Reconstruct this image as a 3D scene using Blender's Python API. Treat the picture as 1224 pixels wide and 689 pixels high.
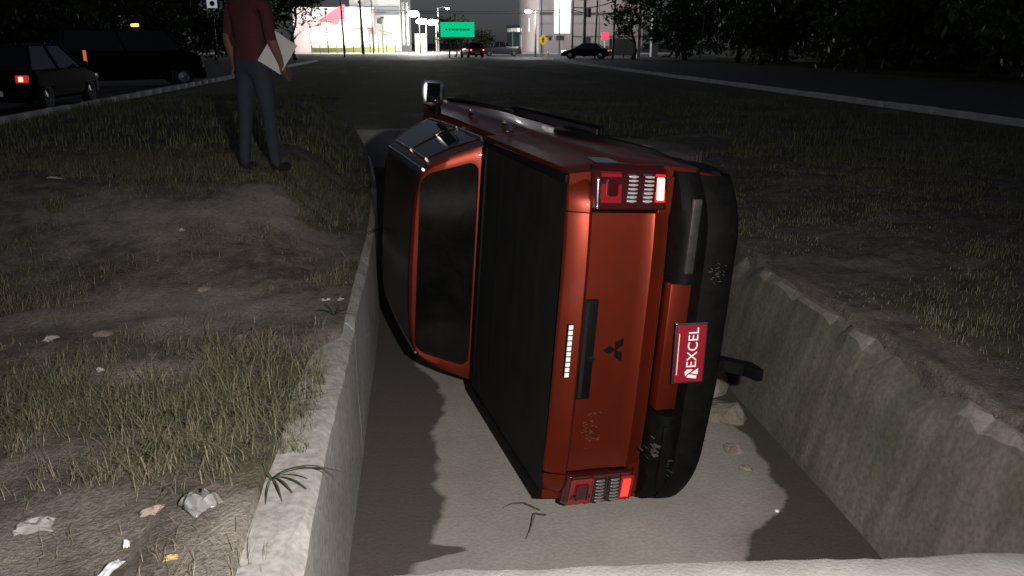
import bpy, bmesh, math, random
import numpy as np
from mathutils import Vector, Matrix

R = math.radians
PI = math.pi
random.seed(7)
rng = np.random.default_rng(7)
for o in list(bpy.data.objects):
    bpy.data.objects.remove(o)
scene = bpy.context.scene
COL = scene.collection

# ------------------------------------------------------------------ camera, sky, light, exposure
cam_d = bpy.data.cameras.new('camera')
cam = bpy.data.objects.new('camera', cam_d)
COL.objects.link(cam)
CAM_H = 1.55
PITCH, YAW = R(17.054), R(-6.533)
cam.location = (0, 0, CAM_H)
cam.rotation_euler = (PI / 2 - PITCH, 0, YAW)
cam_d.sensor_width = 36
cam_d.angle = 2 * math.atan(612 / 960)
cam_d.clip_start = 0.05
cam_d.clip_end = 2000
scene.camera = cam

world = bpy.data.worlds.new('World')
scene.world = world
world.use_nodes = True
wn = world.node_tree
wn.nodes.clear()
sky_n = wn.nodes.new('ShaderNodeTexSky')
sky_n.sky_type = 'NISHITA'
sky_n.sun_disc = False
sky_n.sun_elevation = R(25)
sky_n.sun_rotation = R(200)
hs = wn.nodes.new('ShaderNodeHueSaturation')
hs.inputs['Saturation'].default_value = 0.42
bgn = wn.nodes.new('ShaderNodeBackground')
bgn.inputs['Strength'].default_value = 0.0105
wo = wn.nodes.new('ShaderNodeOutputWorld')
wn.links.new(sky_n.outputs[0], hs.inputs['Color'])
tn = wn.nodes.new('ShaderNodeMix'); tn.data_type = 'RGBA'; tn.blend_type = 'MULTIPLY'; tn.inputs[0].default_value = 1
tn.inputs[7].default_value = (0.92, 0.96, 1.12, 1)      # cool urban night glow
wn.links.new(hs.outputs[0], tn.inputs[6])
wn.links.new(tn.outputs[2], bgn.inputs['Color'])
wn.links.new(bgn.outputs[0], wo.inputs['Surface'])

sun_d = bpy.data.lights.new('moon', 'SUN')
sun_d.energy = 0.004
sun_d.angle = R(10)
sun_d.color = (0.85, 0.9, 1.0)
sun = bpy.data.objects.new('moon', sun_d)
COL.objects.link(sun)
sun.rotation_euler = (R(65), 0, R(200))

# the photographer's phone lamp, held just beside the lens: the light that falls off down the channel
fl_d = bpy.data.lights.new('phone_flash', 'SPOT')
fl_d.energy = 800
fl_d.spot_size = R(106)
fl_d.spot_blend = 1.0
fl_d.shadow_soft_size = 0.03
fl_d.color = (1.0, 0.955, 0.92)
fl = bpy.data.objects.new('phone_flash', fl_d)
COL.objects.link(fl)
fl.location = (0.42, 0.03, CAM_H + 0.05)
fl.rotation_euler = (R(90 - 31), 0, R(3))

vs = scene.view_settings
vs.view_transform = 'Standard'
vs.look = 'None'
vs.exposure = 0
vs.gamma = 1
vs.use_curve_mapping = False
scene.render.resolution_x, scene.render.resolution_y = 1024, 576


# ------------------------------------------------------------------ helpers
def bx(u, Y):
    """X of something seen at photo column u when it stands Y metres down the channel axis."""
    return Y * math.tan(math.atan((u - 612) / 1004) - YAW)


def bz(v, Y, u=612):
    a = math.atan((u - 612) / 1004)
    Yr = Y / math.cos(a - YAW) * math.cos(a)
    return CAM_H + (50 - v) * Yr / 1050


def ss(a, b, x):
    t = np.clip((x - a) / (b - a), 0, 1)
    return t * t * (3 - 2 * t)


_tab = rng.random((256, 256))


def vnoise(x, y):
    x = np.asarray(x, float); y = np.asarray(y, float)
    xi = np.floor(x).astype(int); yi = np.floor(y).astype(int)
    fx = x - xi; fy = y - yi
    fx = fx * fx * (3 - 2 * fx); fy = fy * fy * (3 - 2 * fy)
    g = lambda a, b: _tab[a % 256, b % 256]
    return (g(xi, yi) * (1 - fx) * (1 - fy) + g(xi + 1, yi) * fx * (1 - fy)
            + g(xi, yi + 1) * (1 - fx) * fy + g(xi + 1, yi + 1) * fx * fy)


def fbm(x, y, o=4):
    s = 0; a = 0.5; n = 0
    for k in range(o):
        s = s + a * vnoise(x * 2 ** k + 17.3 * k, y * 2 ** k + 5.1 * k); n += a; a *= 0.5
    return s / n


def mat(name, base=(0.5, 0.5, 0.5), rough=0.6, metal=0.0, emit=None, estr=0.0, coat=0.0, spec=0.5,
        noise=None, nscale=8.0, bump=0.0, bscale=60.0, alpha=1.0, trans=0.0, rvar=0.0):
    """Principled material; noise = second colour mixed in by fractal noise, bump = fine relief."""
    m = bpy.data.materials.new(name)
    m.use_nodes = True
    nt = m.node_tree
    b = nt.nodes['Principled BSDF']
    b.inputs['Base Color'].default_value = (*base, 1)
    b.inputs['Roughness'].default_value = rough
    b.inputs['Metallic'].default_value = metal
    b.inputs['Specular IOR Level'].default_value = spec
    if coat:
        b.inputs['Coat Weight'].default_value = coat
        b.inputs['Coat Roughness'].default_value = 0.04
    if trans:
        b.inputs['Transmission Weight'].default_value = trans
    if alpha < 1:
        b.inputs['Alpha'].default_value = alpha
    if emit:
        b.inputs['Emission Color'].default_value = (*emit, 1)
        b.inputs['Emission Strength'].default_value = estr
    tc = nt.nodes.new('ShaderNodeTexCoord')
    if noise or rvar:
        n = nt.nodes.new('ShaderNodeTexNoise')
        n.inputs['Scale'].default_value = nscale
        n.inputs['Detail'].default_value = 6
        n.inputs['Roughness'].default_value = 0.65
        nt.links.new(tc.outputs['Object'], n.inputs['Vector'])
        if noise:
            rp = nt.nodes.new('ShaderNodeValToRGB')
            rp.color_ramp.elements[0].position = 0.36
            rp.color_ramp.elements[1].position = 0.66
            rp.color_ramp.elements[0].color = (*base, 1)
            rp.color_ramp.elements[1].color = (*noise, 1)
            nt.links.new(n.outputs['Fac'], rp.inputs[0])
            nt.links.new(rp.outputs[0], b.inputs['Base Color'])
        if rvar:
            mr = nt.nodes.new('ShaderNodeMapRange')
            mr.inputs[3].default_value = max(0.02, rough - rvar)
            mr.inputs[4].default_value = min(1, rough + rvar)
            nt.links.new(n.outputs['Fac'], mr.inputs[0])
            nt.links.new(mr.outputs[0], b.inputs['Roughness'])
    if bump:
        n2 = nt.nodes.new('ShaderNodeTexNoise')
        n2.inputs['Scale'].default_value = bscale
        n2.inputs['Detail'].default_value = 5
        nt.links.new(tc.outputs['Object'], n2.inputs['Vector'])
        bp = nt.nodes.new('ShaderNodeBump')
        bp.inputs['Strength'].default_value = bump
        bp.inputs['Distance'].default_value = 0.02
        nt.links.new(n2.outputs['Fac'], bp.inputs['Height'])
        nt.links.new(bp.outputs[0], b.inputs['Normal'])
    return m


class MB:
    """collects geometry, builds ONE mesh object"""

    def __init__(s):
        s.v = []; s.f = []

    def quadgrid(s, fn, us, vs_, flip=False, keep=None):
        b = len(s.v); n = len(vs_)
        for u in us:
            for w in vs_:
                s.v.append(tuple(fn(u, w)))
        for i in range(len(us) - 1):
            for j in range(n - 1):
                if keep and not keep((us[i] + us[i + 1]) / 2, (vs_[j] + vs_[j + 1]) / 2):
                    continue
                q = [b + i * n + j, b + (i + 1) * n + j, b + (i + 1) * n + j + 1, b + i * n + j + 1]
                s.f.append(q[::-1] if flip else q)
        return s

    def box(s, x0, x1, y0, y1, z0, z1, ch=0.0, rot=None, at=(0, 0, 0)):
        """box, optionally with all edges chamfered by ch"""
        bm = bmesh.new()
        bmesh.ops.create_cube(bm, size=1)
        for v in bm.verts:
            v.co = Vector(((x0 + x1) / 2 + v.co.x * (x1 - x0), (y0 + y1) / 2 + v.co.y * (y1 - y0), (z0 + z1) / 2 + v.co.z * (z1 - z0)))
        if ch:
            bmesh.ops.bevel(bm, geom=bm.edges[:], offset=ch, segments=2, affect='EDGES', profile=0.5)
        if rot is not None:
            for v in bm.verts:
                v.co = rot @ v.co
        for v in bm.verts:
            v.co += Vector(at)
        return s.bm(bm)

    def bm(s, bm):
        b = len(s.v)
        bm.verts.index_update()
        s.v += [tuple(v.co) for v in bm.verts]
        s.f += [[b + v.index for v in f.verts] for f in bm.faces]
        bm.free()
        return s

    def tube(s, pts, rad, n=8, caps=True):
        """tapered tube along pts; rad a number or a list"""
        pts = [Vector(p) for p in pts]
        if not hasattr(rad, '__len__'):
            rad = [rad] * len(pts)
        b = len(s.v)
        up = None
        for i, p in enumerate(pts):
            d = (pts[min(i + 1, len(pts) - 1)] - pts[max(i - 1, 0)]).normalized()
            if up is None:
                a = Vector((0, 0, 1)) if abs(d.z) < 0.9 else Vector((1, 0, 0))
                up = d.cross(a).normalized()
            else:
                up = (up - d * up.dot(d)).normalized()
            w = d.cross(up)
            for k in range(n):
                t = 2 * PI * k / n
                s.v.append(tuple(p + (up * math.cos(t) + w * math.sin(t)) * rad[i]))
        for i in range(len(pts) - 1):
            for k in range(n):
                k2 = (k + 1) % n
                s.f.append([b + i * n + k, b + i * n + k2, b + (i + 1) * n + k2, b + (i + 1) * n + k])
        if caps:
            s.f.append([b + k for k in range(n)][::-1])
            s.f.append([b + (len(pts) - 1) * n + k for k in range(n)])
        return s

    def lathe(s, prof, axis='x', at=(0, 0, 0), n=32):
        """prof: (along, radius) list"""
        b = len(s.v)
        for a, r in prof:
            for k in range(n):
                t = 2 * PI * k / n
                p = {'x': (a, r * math.cos(t), r * math.sin(t)), 'z': (r * math.cos(t), r * math.sin(t), a),
                     'y': (r * math.sin(t), a, r * math.cos(t))}[axis]
                s.v.append((p[0] + at[0], p[1] + at[1], p[2] + at[2]))
        for i in range(len(prof) - 1):
            for k in range(n):
                k2 = (k + 1) % n
                s.f.append([b + i * n + k, b + i * n + k2, b + (i + 1) * n + k2, b + (i + 1) * n + k])
        return s

    def prism(s, poly, axis, a0, a1):
        """extrude a 2-D polygon along an axis"""
        b = len(s.v); n = len(poly)
        for a in (a0, a1):
            for p, q in poly:
                s.v.append({'x': (a, p, q), 'y': (p, a, q), 'z': (p, q, a)}[axis])
        s.f.append([b + k for k in range(n)][::-1]); s.f.append([b + n + k for k in range(n)])
        for k in range(n):
            k2 = (k + 1) % n
            s.f.append([b + k, b + k2, b + n + k2, b + n + k])
        return s

    def build(s, name, m, parent=None, smooth=None, normals=True):
        me = bpy.data.meshes.new(name)
        me.from_pydata(s.v, [], s.f)
        if m:
            me.materials.append(m)
        if normals:
            bm = bmesh.new(); bm.from_mesh(me)
            bmesh.ops.recalc_face_normals(bm, faces=bm.faces[:])
            bm.to_mesh(me); bm.free()
        if smooth:
            me.polygons.foreach_set('use_smooth', [True] * len(me.polygons))
            me.set_sharp_from_angle(angle=R(smooth))
        o = bpy.data.objects.new(name, me)
        COL.objects.link(o)
        o.parent = parent
        return o


def tag(o, label=None, cat=None, group=None, kind=None):
    if label: o['label'] = label
    if cat: o['category'] = cat
    if group: o['group'] = group
    if kind: o['kind'] = kind
    return o


def empty(name, loc, rz=0, label=None, cat=None, group=None):
    o = bpy.data.objects.new(name, None)
    COL.objects.link(o)
    o.empty_display_size = 0.2
    o.location = loc
    o.rotation_euler = (0, 0, rz)
    return tag(o, label, cat, group)


def copy_tree(o, parent=None):
    c = o.copy()
    COL.objects.link(c)
    c.parent = parent
    for ch in list(o.children):
        copy_tree(ch, c)
    return c


def text_part(name, body, size, m, parent, loc, rot, depth=0.002, sx=1.0):
    cu = bpy.data.curves.new(name, 'FONT')
    cu.body = body; cu.size = size; cu.extrude = depth
    cu.align_x = 'CENTER'; cu.align_y = 'CENTER'
    t = bpy.data.objects.new(name, cu)
    COL.objects.link(t)
    bpy.context.view_layer.update()
    me = bpy.data.meshes.new_from_object(t.evaluated_get(bpy.context.evaluated_depsgraph_get()))
    bpy.data.objects.remove(t)
    me.materials.clear(); me.materials.append(m)
    o = bpy.data.objects.new(name, me)
    COL.objects.link(o)
    o.parent = parent; o.location = loc; o.rotation_euler = rot; o.scale = (sx, 1, 1)
    return o


# ------------------------------------------------------------------ materials
M = {}
M['asphalt'] = mat('asphalt', (0.045, 0.045, 0.047), 0.75, noise=(0.065, 0.063, 0.06), nscale=1.5, bump=0.4, bscale=90)
M['kerb'] = mat('kerb_paint', (0.78, 0.77, 0.74), 0.8, noise=(0.5, 0.49, 0.46), nscale=2.2, bump=0.3, bscale=30)
M['pave'] = mat('pavement', (0.3, 0.29, 0.27), 0.85, noise=(0.4, 0.38, 0.35), nscale=0.8)
M['headwall'] = mat('headwall_concrete', (0.42, 0.40, 0.37), 0.9, noise=(0.30, 0.285, 0.26), nscale=3.5, bump=0.18, bscale=70)
M['black'] = mat('black_plastic', (0.0025, 0.0025, 0.0026), 0.6, spec=0.1, noise=(0.0055, 0.0053, 0.005), nscale=14, bump=0.12, bscale=240, rvar=0.12)
M['rubber'] = mat('tyre_rubber', (0.018, 0.018, 0.018), 0.8, noise=(0.035, 0.032, 0.028), nscale=9)
M['vinyl'] = mat('black_vinyl', (0.006, 0.006, 0.006), 0.65, spec=0.2, bump=0.15, bscale=300, noise=(0.011, 0.0107, 0.0103), nscale=5)
M['orange'] = mat('orange_paint', (0.19, 0.0225, 0.0075), 0.42, metal=0.7, coat=0.15, noise=(0.165, 0.019, 0.0068), nscale=7)
M['roofblack'] = mat('black_roof_paint', (0.006, 0.006, 0.007), 0.3, spec=0.35)
M['glass'] = mat('dark_glass', (0.006, 0.007, 0.008), 0.04, spec=0.6)
M['rearglass'] = mat('dusty_dark_glass', (0.003, 0.0032, 0.003), 0.12, spec=0.2, noise=(0.007, 0.007, 0.0065), nscale=6)
M['chrome'] = mat('chrome', (0.75, 0.76, 0.78), 0.2, 1.0)
M['alloy'] = mat('alloy', (0.4, 0.41, 0.42), 0.3, 1.0)
M['steel'] = mat('dull_steel', (0.12, 0.115, 0.11), 0.5, 0.8, noise=(0.08, 0.05, 0.035), nscale=12)
M['redlens'] = mat('red_lens', (0.22, 0.008, 0.012), 0.1, coat=1.0)
M['darklens'] = mat('dark_red_lens', (0.035, 0.004, 0.005), 0.12, coat=1.0)
M['lit'] = mat('lit_tail_lamp', (0.6, 0.02, 0.02), 0.2, emit=(1.0, 0.16, 0.12), estr=9.0)
M['lit_dim'] = mat('lit_tail_lamp_weak', (0.6, 0.02, 0.02), 0.2, emit=(1.0, 0.045, 0.03), estr=1.5)
M['litrim'] = mat('lit_tail_rim', (0.5, 0.01, 0.01), 0.2, emit=(1.0, 0.02, 0.02), estr=0.55)
M['clearrib'] = mat('clear_lens_rib', (0.62, 0.6, 0.6), 0.16, 0.4, coat=1)
M['dullrib'] = mat('shaded_lens_rib', (0.2, 0.195, 0.19), 0.3, 0.3)  # darker copy of the clear rib; the low lamp's dimness painted in
M['plate'] = mat('red_plate', (0.25, 0.008, 0.02), 0.4)
M['white'] = mat('white_print', (0.8, 0.8, 0.78), 0.5)
M['whitepaint'] = mat('white_wall_paint', (0.75, 0.74, 0.72), 0.8, noise=(0.62, 0.61, 0.58), nscale=0.6)
M['greywall'] = mat('grey_wall', (0.33, 0.33, 0.34), 0.85, noise=(0.26, 0.26, 0.26), nscale=0.5)
M['leaf'] = mat('leaf', (0.03, 0.05, 0.018), 0.6, noise=(0.06, 0.085, 0.03), nscale=1.2)
M['leaf_warm'] = mat('leaf_warm', (0.05, 0.055, 0.02), 0.6, noise=(0.085, 0.085, 0.035), nscale=1.2)
M['bark'] = mat('bark', (0.06, 0.05, 0.04), 0.9, noise=(0.1, 0.085, 0.07), nscale=6, bump=0.6, bscale=25)
M['stone'] = mat('broken_concrete', (0.27, 0.24, 0.19), 0.9, noise=(0.17, 0.14, 0.10), nscale=9, bump=0.6, bscale=40)
M['darkmetal'] = mat('dark_metal', (0.03, 0.03, 0.032), 0.5, 0.3)
M['concpole'] = mat('concrete_pole', (0.2, 0.195, 0.18), 0.85, noise=(0.14, 0.135, 0.12), nscale=3)


def concrete_floor():
    """pale channel concrete with damp, silted margins along both walls"""
    m = bpy.data.materials.new('channel_concrete'); m.use_nodes = True
    nt = m.node_tree; L = nt.links.new
    b = nt.nodes['Principled BSDF']
    geo = nt.nodes.new('ShaderNodeTexCoord')
    sep = nt.nodes.new('ShaderNodeSeparateXYZ'); L(geo.outputs['Object'], sep.inputs[0])

    def curve(pts, y0, y1, lo, hi):
        mr = nt.nodes.new('ShaderNodeMapRange')
        mr.inputs[1].default_value = y0; mr.inputs[2].default_value = y1
        L(sep.outputs[1], mr.inputs[0])
        fc = nt.nodes.new('ShaderNodeFloatCurve')
        c = fc.mapping.curves[0]
        ps = [((y - y0) / (y1 - y0), (x - lo) / (hi - lo)) for y, x in pts]
        c.points[0].location = ps[0]; c.points[1].location = ps[-1]
        for p in ps[1:-1]:
            c.points.new(*p)
        fc.mapping.update()
        L(mr.outputs[0], fc.inputs['Value'])
        m2 = nt.nodes.new('ShaderNodeMapRange')
        m2.inputs[3].default_value = lo; m2.inputs[4].default_value = hi
        L(fc.outputs[0], m2.inputs[0])
        return m2.outputs[0]

    nz = nt.nodes.new('ShaderNodeTexNoise'); nz.inputs['Scale'].default_value = 6; nz.inputs['Detail'].default_value = 8
    L(geo.outputs['Object'], nz.inputs['Vector'])

    def math_(op, a, bb, clamp=False):
        n = nt.nodes.new('ShaderNodeMath'); n.operation = op; n.use_clamp = clamp
        for i, q in enumerate((a, bb)):
            if isinstance(q, (int, float)):
                n.inputs[i].default_value = q
            else:
                L(q, n.inputs[i])
        return n.outputs[0]
    wob = math_('MULTIPLY', math_('SUBTRACT', nz.outputs['Fac'], 0.5), 0.16)
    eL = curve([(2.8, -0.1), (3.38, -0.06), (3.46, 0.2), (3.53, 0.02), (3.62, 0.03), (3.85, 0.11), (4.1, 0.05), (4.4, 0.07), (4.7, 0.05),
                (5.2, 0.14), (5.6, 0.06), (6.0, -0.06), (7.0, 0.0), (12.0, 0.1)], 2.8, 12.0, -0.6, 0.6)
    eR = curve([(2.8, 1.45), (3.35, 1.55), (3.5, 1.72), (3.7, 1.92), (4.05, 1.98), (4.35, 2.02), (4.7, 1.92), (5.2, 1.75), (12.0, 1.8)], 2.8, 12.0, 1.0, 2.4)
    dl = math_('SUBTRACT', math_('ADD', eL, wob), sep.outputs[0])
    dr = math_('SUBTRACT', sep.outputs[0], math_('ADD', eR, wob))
    sl = math_('MULTIPLY', dl, 26.0, True)
    sr = math_('MULTIPLY', dr, 30.0, True)
    sr2 = math_('MULTIPLY', math_('ADD', dr, 0.16), 5.0, True)
    ramp = nt.nodes.new('ShaderNodeValToRGB')
    ramp.color_ramp.elements[0].position = 0.3; ramp.color_ramp.elements[1].position = 0.72
    ramp.color_ramp.elements[0].color = (0.275, 0.255, 0.225, 1); ramp.color_ramp.elements[1].color = (0.36, 0.335, 0.30, 1)
    nb = nt.nodes.new('ShaderNodeTexNoise'); nb.inputs['Scale'].default_value = 2.3; nb.inputs['Detail'].default_value = 9
    nb.inputs['Roughness'].default_value = 0.7
    L(geo.outputs['Object'], nb.inputs['Vector']); L(nb.outputs['Fac'], ramp.inputs[0])

    def mixc(fac, a, col):
        n = nt.nodes.new('ShaderNodeMix'); n.data_type = 'RGBA'
        L(fac, n.inputs[0]); L(a, n.inputs[6]); n.inputs[7].default_value = (*col, 1)
        return n.outputs[2]
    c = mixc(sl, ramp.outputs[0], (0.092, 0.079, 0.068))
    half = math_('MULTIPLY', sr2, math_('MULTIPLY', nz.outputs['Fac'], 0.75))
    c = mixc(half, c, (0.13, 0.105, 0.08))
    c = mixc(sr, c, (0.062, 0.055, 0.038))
    # grime specks
    ns = nt.nodes.new('ShaderNodeTexNoise'); ns.inputs['Scale'].default_value = 48; ns.inputs['Detail'].default_value = 6
    L(geo.outputs['Object'], ns.inputs['Vector'])
    sp = nt.nodes.new('ShaderNodeMapRange'); sp.inputs[1].default_value = 0.3; sp.inputs[2].default_value = 0.7
    sp.inputs[3].default_value = 0.9; sp.inputs[4].default_value = 1.08
    L(ns.outputs['Fac'], sp.inputs[0])
    mu = nt.nodes.new('ShaderNodeMix'); mu.data_type = 'RGBA'; mu.blend_type = 'MULTIPLY'; mu.inputs[0].default_value = 1
    L(c, mu.inputs[6]); L(sp.outputs[0], mu.inputs[7])
    L(mu.outputs[2], b.inputs['Base Color'])
    b.inputs['Roughness'].default_value = 0.85
    bp = nt.nodes.new('ShaderNodeBump'); bp.inputs['Strength'].default_value = 0.35; bp.inputs['Distance'].default_value = 0.01
    L(ns.outputs['Fac'], bp.inputs['Height']); L(bp.outputs[0], b.inputs['Normal'])
    return m


def wall_mat(name, pale, dark, moss, streak=1.0):
    """weathered cast concrete: vertical run-off streaks, mossy blotches"""
    m = bpy.data.materials.new(name); m.use_nodes = True
    nt = m.node_tree; L = nt.links.new
    b = nt.nodes['Principled BSDF']
    tc = nt.nodes.new('ShaderNodeTexCoord')
    mp = nt.nodes.new('ShaderNodeMapping'); mp.inputs['Scale'].default_value = (3, 5, 0.6)
    L(tc.outputs['Object'], mp.inputs[0])
    n1 = nt.nodes.new('ShaderNodeTexNoise'); n1.inputs['Scale'].default_value = 2.2; n1.inputs['Detail'].default_value = 8
    L(mp.outputs[0], n1.inputs['Vector'])
    r1 = nt.nodes.new('ShaderNodeValToRGB')
    r1.color_ramp.elements[0].position = 0.32; r1.color_ramp.elements[1].position = 0.68
    r1.color_ramp.elements[0].color = (*dark, 1); r1.color_ramp.elements[1].color = (*pale, 1)
    L(n1.outputs['Fac'], r1.inputs[0])
    n2 = nt.nodes.new('ShaderNodeTexNoise'); n2.inputs['Scale'].default_value = 1.7; n2.inputs['Detail'].default_value = 7
    L(tc.outputs['Object'], n2.inputs['Vector'])
    mr = nt.nodes.new('ShaderNodeMapRange'); mr.inputs[1].default_value = 0.45; mr.inputs[2].default_value = 0.68; mr.inputs[4].default_value = 0.8
    L(n2.outputs['Fac'], mr.inputs[0])
    mx = nt.nodes.new('ShaderNodeMix'); mx.data_type = 'RGBA'
    L(mr.outputs[0], mx.inputs[0]); L(r1.outputs[0], mx.inputs[6]); mx.inputs[7].default_value = (*moss, 1)
    n3 = nt.nodes.new('ShaderNodeTexNoise'); n3.inputs['Scale'].default_value = 38; n3.inputs['Detail'].default_value = 6
    L(tc.outputs['Object'], n3.inputs['Vector'])
    sp = nt.nodes.new('ShaderNodeMapRange'); sp.inputs[1].default_value = 0.3; sp.inputs[2].default_value = 0.7
    sp.inputs[3].default_value = 0.72; sp.inputs[4].default_value = 1.2
    L(n3.outputs['Fac'], sp.inputs[0])
    mu = nt.nodes.new('ShaderNodeMix'); mu.data_type = 'RGBA'; mu.blend_type = 'MULTIPLY'; mu.inputs[0].default_value = 1
    L(mx.outputs[2], mu.inputs[6]); L(sp.outputs[0], mu.inputs[7])
    L(mu.outputs[2], b.inputs['Base Color'])
    b.inputs['Roughness'].default_value = 0.9
    bp = nt.nodes.new('ShaderNodeBump'); bp.inputs['Strength'].default_value = 0.22; bp.inputs['Distance'].default_value = 0.01
    L(n3.outputs['Fac'], bp.inputs['Height']); L(bp.outputs[0], b.inputs['Normal'])
    return m


def ground_mat():
    """dirt and grass sod, mixed by the mesh attribute that also sows the blades"""
    m = bpy.data.materials.new('bank_soil'); m.use_nodes = True
    nt = m.node_tree; L = nt.links.new
    b = nt.nodes['Principled BSDF']
    at = nt.nodes.new('ShaderNodeAttribute'); at.attribute_name = 'grass'
    tc = nt.nodes.new('ShaderNodeTexCoord')

    def noise(scale, d=7, r=0.65):
        n = nt.nodes.new('ShaderNodeTexNoise'); n.inputs['Scale'].default_value = scale
        n.inputs['Detail'].default_value = d; n.inputs['Roughness'].default_value = r
        L(tc.outputs['Object'], n.inputs['Vector']); return n.outputs['Fac']

    def ramp(f, a, c, p0=0.35, p1=0.65):
        r = nt.nodes.new('ShaderNodeValToRGB'); r.color_ramp.elements[0].position = p0; r.color_ramp.elements[1].position = p1
        r.color_ramp.elements[0].color = (*a, 1); r.color_ramp.elements[1].color = (*c, 1); L(f, r.inputs[0]); return r.outputs[0]
    dirt0 = ramp(noise(5.5), (0.10, 0.085, 0.07), (0.20, 0.175, 0.15))
    pa = nt.nodes.new('ShaderNodeAttribute'); pa.attribute_name = 'pale'
    pm_ = nt.nodes.new('ShaderNodeMath'); pm_.operation = 'MULTIPLY_ADD'; pm_.inputs[1].default_value = 0.9
    pn = nt.nodes.new('ShaderNodeMath'); pn.operation = 'MULTIPLY_ADD'; pn.inputs[1].default_value = 1.3; pn.inputs[2].default_value = -0.65
    L(noise(11), pn.inputs[0]); L(pa.outputs['Fac'], pm_.inputs[0]); L(pn.outputs[0], pm_.inputs[2]); pm_.use_clamp = True
    dmx = nt.nodes.new('ShaderNodeMix'); dmx.data_type = 'RGBA'
    L(pm_.outputs[0], dmx.inputs[0]); L(dirt0, dmx.inputs[6]); dmx.inputs[7].default_value = (0.34, 0.30, 0.255, 1)
    dirt = dmx.outputs[2]
    sod = ramp(noise(9), (0.07, 0.066, 0.042), (0.15, 0.135, 0.095))
    add = nt.nodes.new('ShaderNodeMath'); add.operation = 'ADD'
    L(at.outputs['Fac'], add.inputs[0])
    sb = nt.nodes.new('ShaderNodeMath'); sb.operation = 'MULTIPLY_ADD'; sb.inputs[1].default_value = 0.8; sb.inputs[2].default_value = -0.4
    L(noise(14), sb.inputs[0]); L(sb.outputs[0], add.inputs[1])
    mr = nt.nodes.new('ShaderNodeMapRange'); mr.inputs[1].default_value = 0.3; mr.inputs[2].default_value = 0.62
    L(add.outputs[0], mr.inputs[0])
    mx = nt.nodes.new('ShaderNodeMix'); mx.data_type = 'RGBA'
    L(mr.outputs[0], mx.inputs[0]); L(dirt, mx.inputs[6]); L(sod, mx.inputs[7])
    n3 = noise(55, 5)
    sp = nt.nodes.new('ShaderNodeMapRange'); sp.inputs[1].default_value = 0.3; sp.inputs[2].default_value = 0.7
    sp.inputs[3].default_value = 0.7; sp.inputs[4].default_value = 1.25; L(n3, sp.inputs[0])
    mu = nt.nodes.new('ShaderNodeMix'); mu.data_type = 'RGBA'; mu.blend_type = 'MULTIPLY'; mu.inputs[0].default_value = 1
    L(mx.outputs[2], mu.inputs[6]); L(sp.outputs[0], mu.inputs[7])
    L(mu.outputs[2], b.inputs['Base Color'])
    b.inputs['Roughness'].default_value = 0.95
    b.inputs['Specular IOR Level'].default_value = 0.15
    bp = nt.nodes.new('ShaderNodeBump'); bp.inputs['Strength'].default_value = 0.7; bp.inputs['Distance'].default_value = 0.025
    L(n3, bp.inputs['Height']); L(bp.outputs[0], b.inputs['Normal'])
    return m


def attr_mat(name, rough=0.6):
    """colour straight from a per-blade vertex colour (each blade its own green or straw)"""
    m = bpy.data.materials.new(name); m.use_nodes = True
    nt = m.node_tree
    a = nt.nodes.new('ShaderNodeAttribute'); a.attribute_name = 'tint'
    b = nt.nodes['Principled BSDF']
    nt.links.new(a.outputs['Color'], b.inputs['Base Color'])
    b.inputs['Roughness'].default_value = rough
    b.inputs['Specular IOR Level'].default_value = 0.2
    return m


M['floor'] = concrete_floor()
M['wallL'] = wall_mat('pale_wall_concrete', (0.46, 0.44, 0.41), (0.37, 0.355, 0.33), (0.30, 0.285, 0.255))
M['wallR'] = wall_mat('mossy_wall_concrete', (0.185, 0.17, 0.145), (0.11, 0.10, 0.078), (0.075, 0.08, 0.045))
M['worn'] = wall_mat('worn_concrete_edge', (0.29, 0.27, 0.24), (0.21, 0.19, 0.165), (0.17, 0.16, 0.12))
M['ground'] = ground_mat()
M['blade'] = attr_mat('grass_blade')

# ------------------------------------------------------------------ terrain
FLOOR = -0.88
CH_END = 15.0


def shift(y):
    """sideways bend of the channel: straight, then easing to the left"""
    t = np.maximum(np.asarray(y, float) - 5.9, 0)
    return -0.009 * t * t


def edgeL(y): return -0.60 + 0.135 * ss(4.0, 4.25, y) + 0.10 * (fbm(y * 1.7, y * 0 + 3.3, 3) - 0.5) * 2 * (0.6 - 0.45 * ss(4.0, 4.25, y))
def edgeR(y): return 2.455 + 0.05 * (fbm(y * 2.1, y * 0 + 9.3, 3) - 0.5) * 2


PALE = [(-1.27, 3.74, .26, .16), (-1.9, 4.75, .55, .28), (-1.2, 4.8, .50, .24), (-1.34, 4.4, .3, .2), (-1.2, 6.4, .5, .4), (-2.1, 6.2, .4, .3), (-1.3, 2.5, .16, .12), (-0.72, 2.3, .18, .25), (-2.9, 4.3, .4, .3)]


def paleness(x, y):
    """worn, dried-out soil"""
    p = 0
    wx = x + 0.45 * (fbm(x * 2.2 + 8, y * 2.2, 3) - 0.5); wy = y + 0.45 * (fbm(x * 2.2, y * 2.2 + 8, 3) - 0.5)
    for (a, b_, sx, sy) in PALE:
        p = p + np.exp(-((wx - a) / sx) ** 2 - ((wy - b_) / sy) ** 2)
    p = p * (0.35 + 1.3 * fbm(x * 3.5, y * 5.5, 4)) + 0.9 * np.clip(fbm(x * 1.5 + 40, y * 2.4 + 3, 4) - 0.56, 0, 1) * 2
    return np.clip(p, 0, 1)


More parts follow.
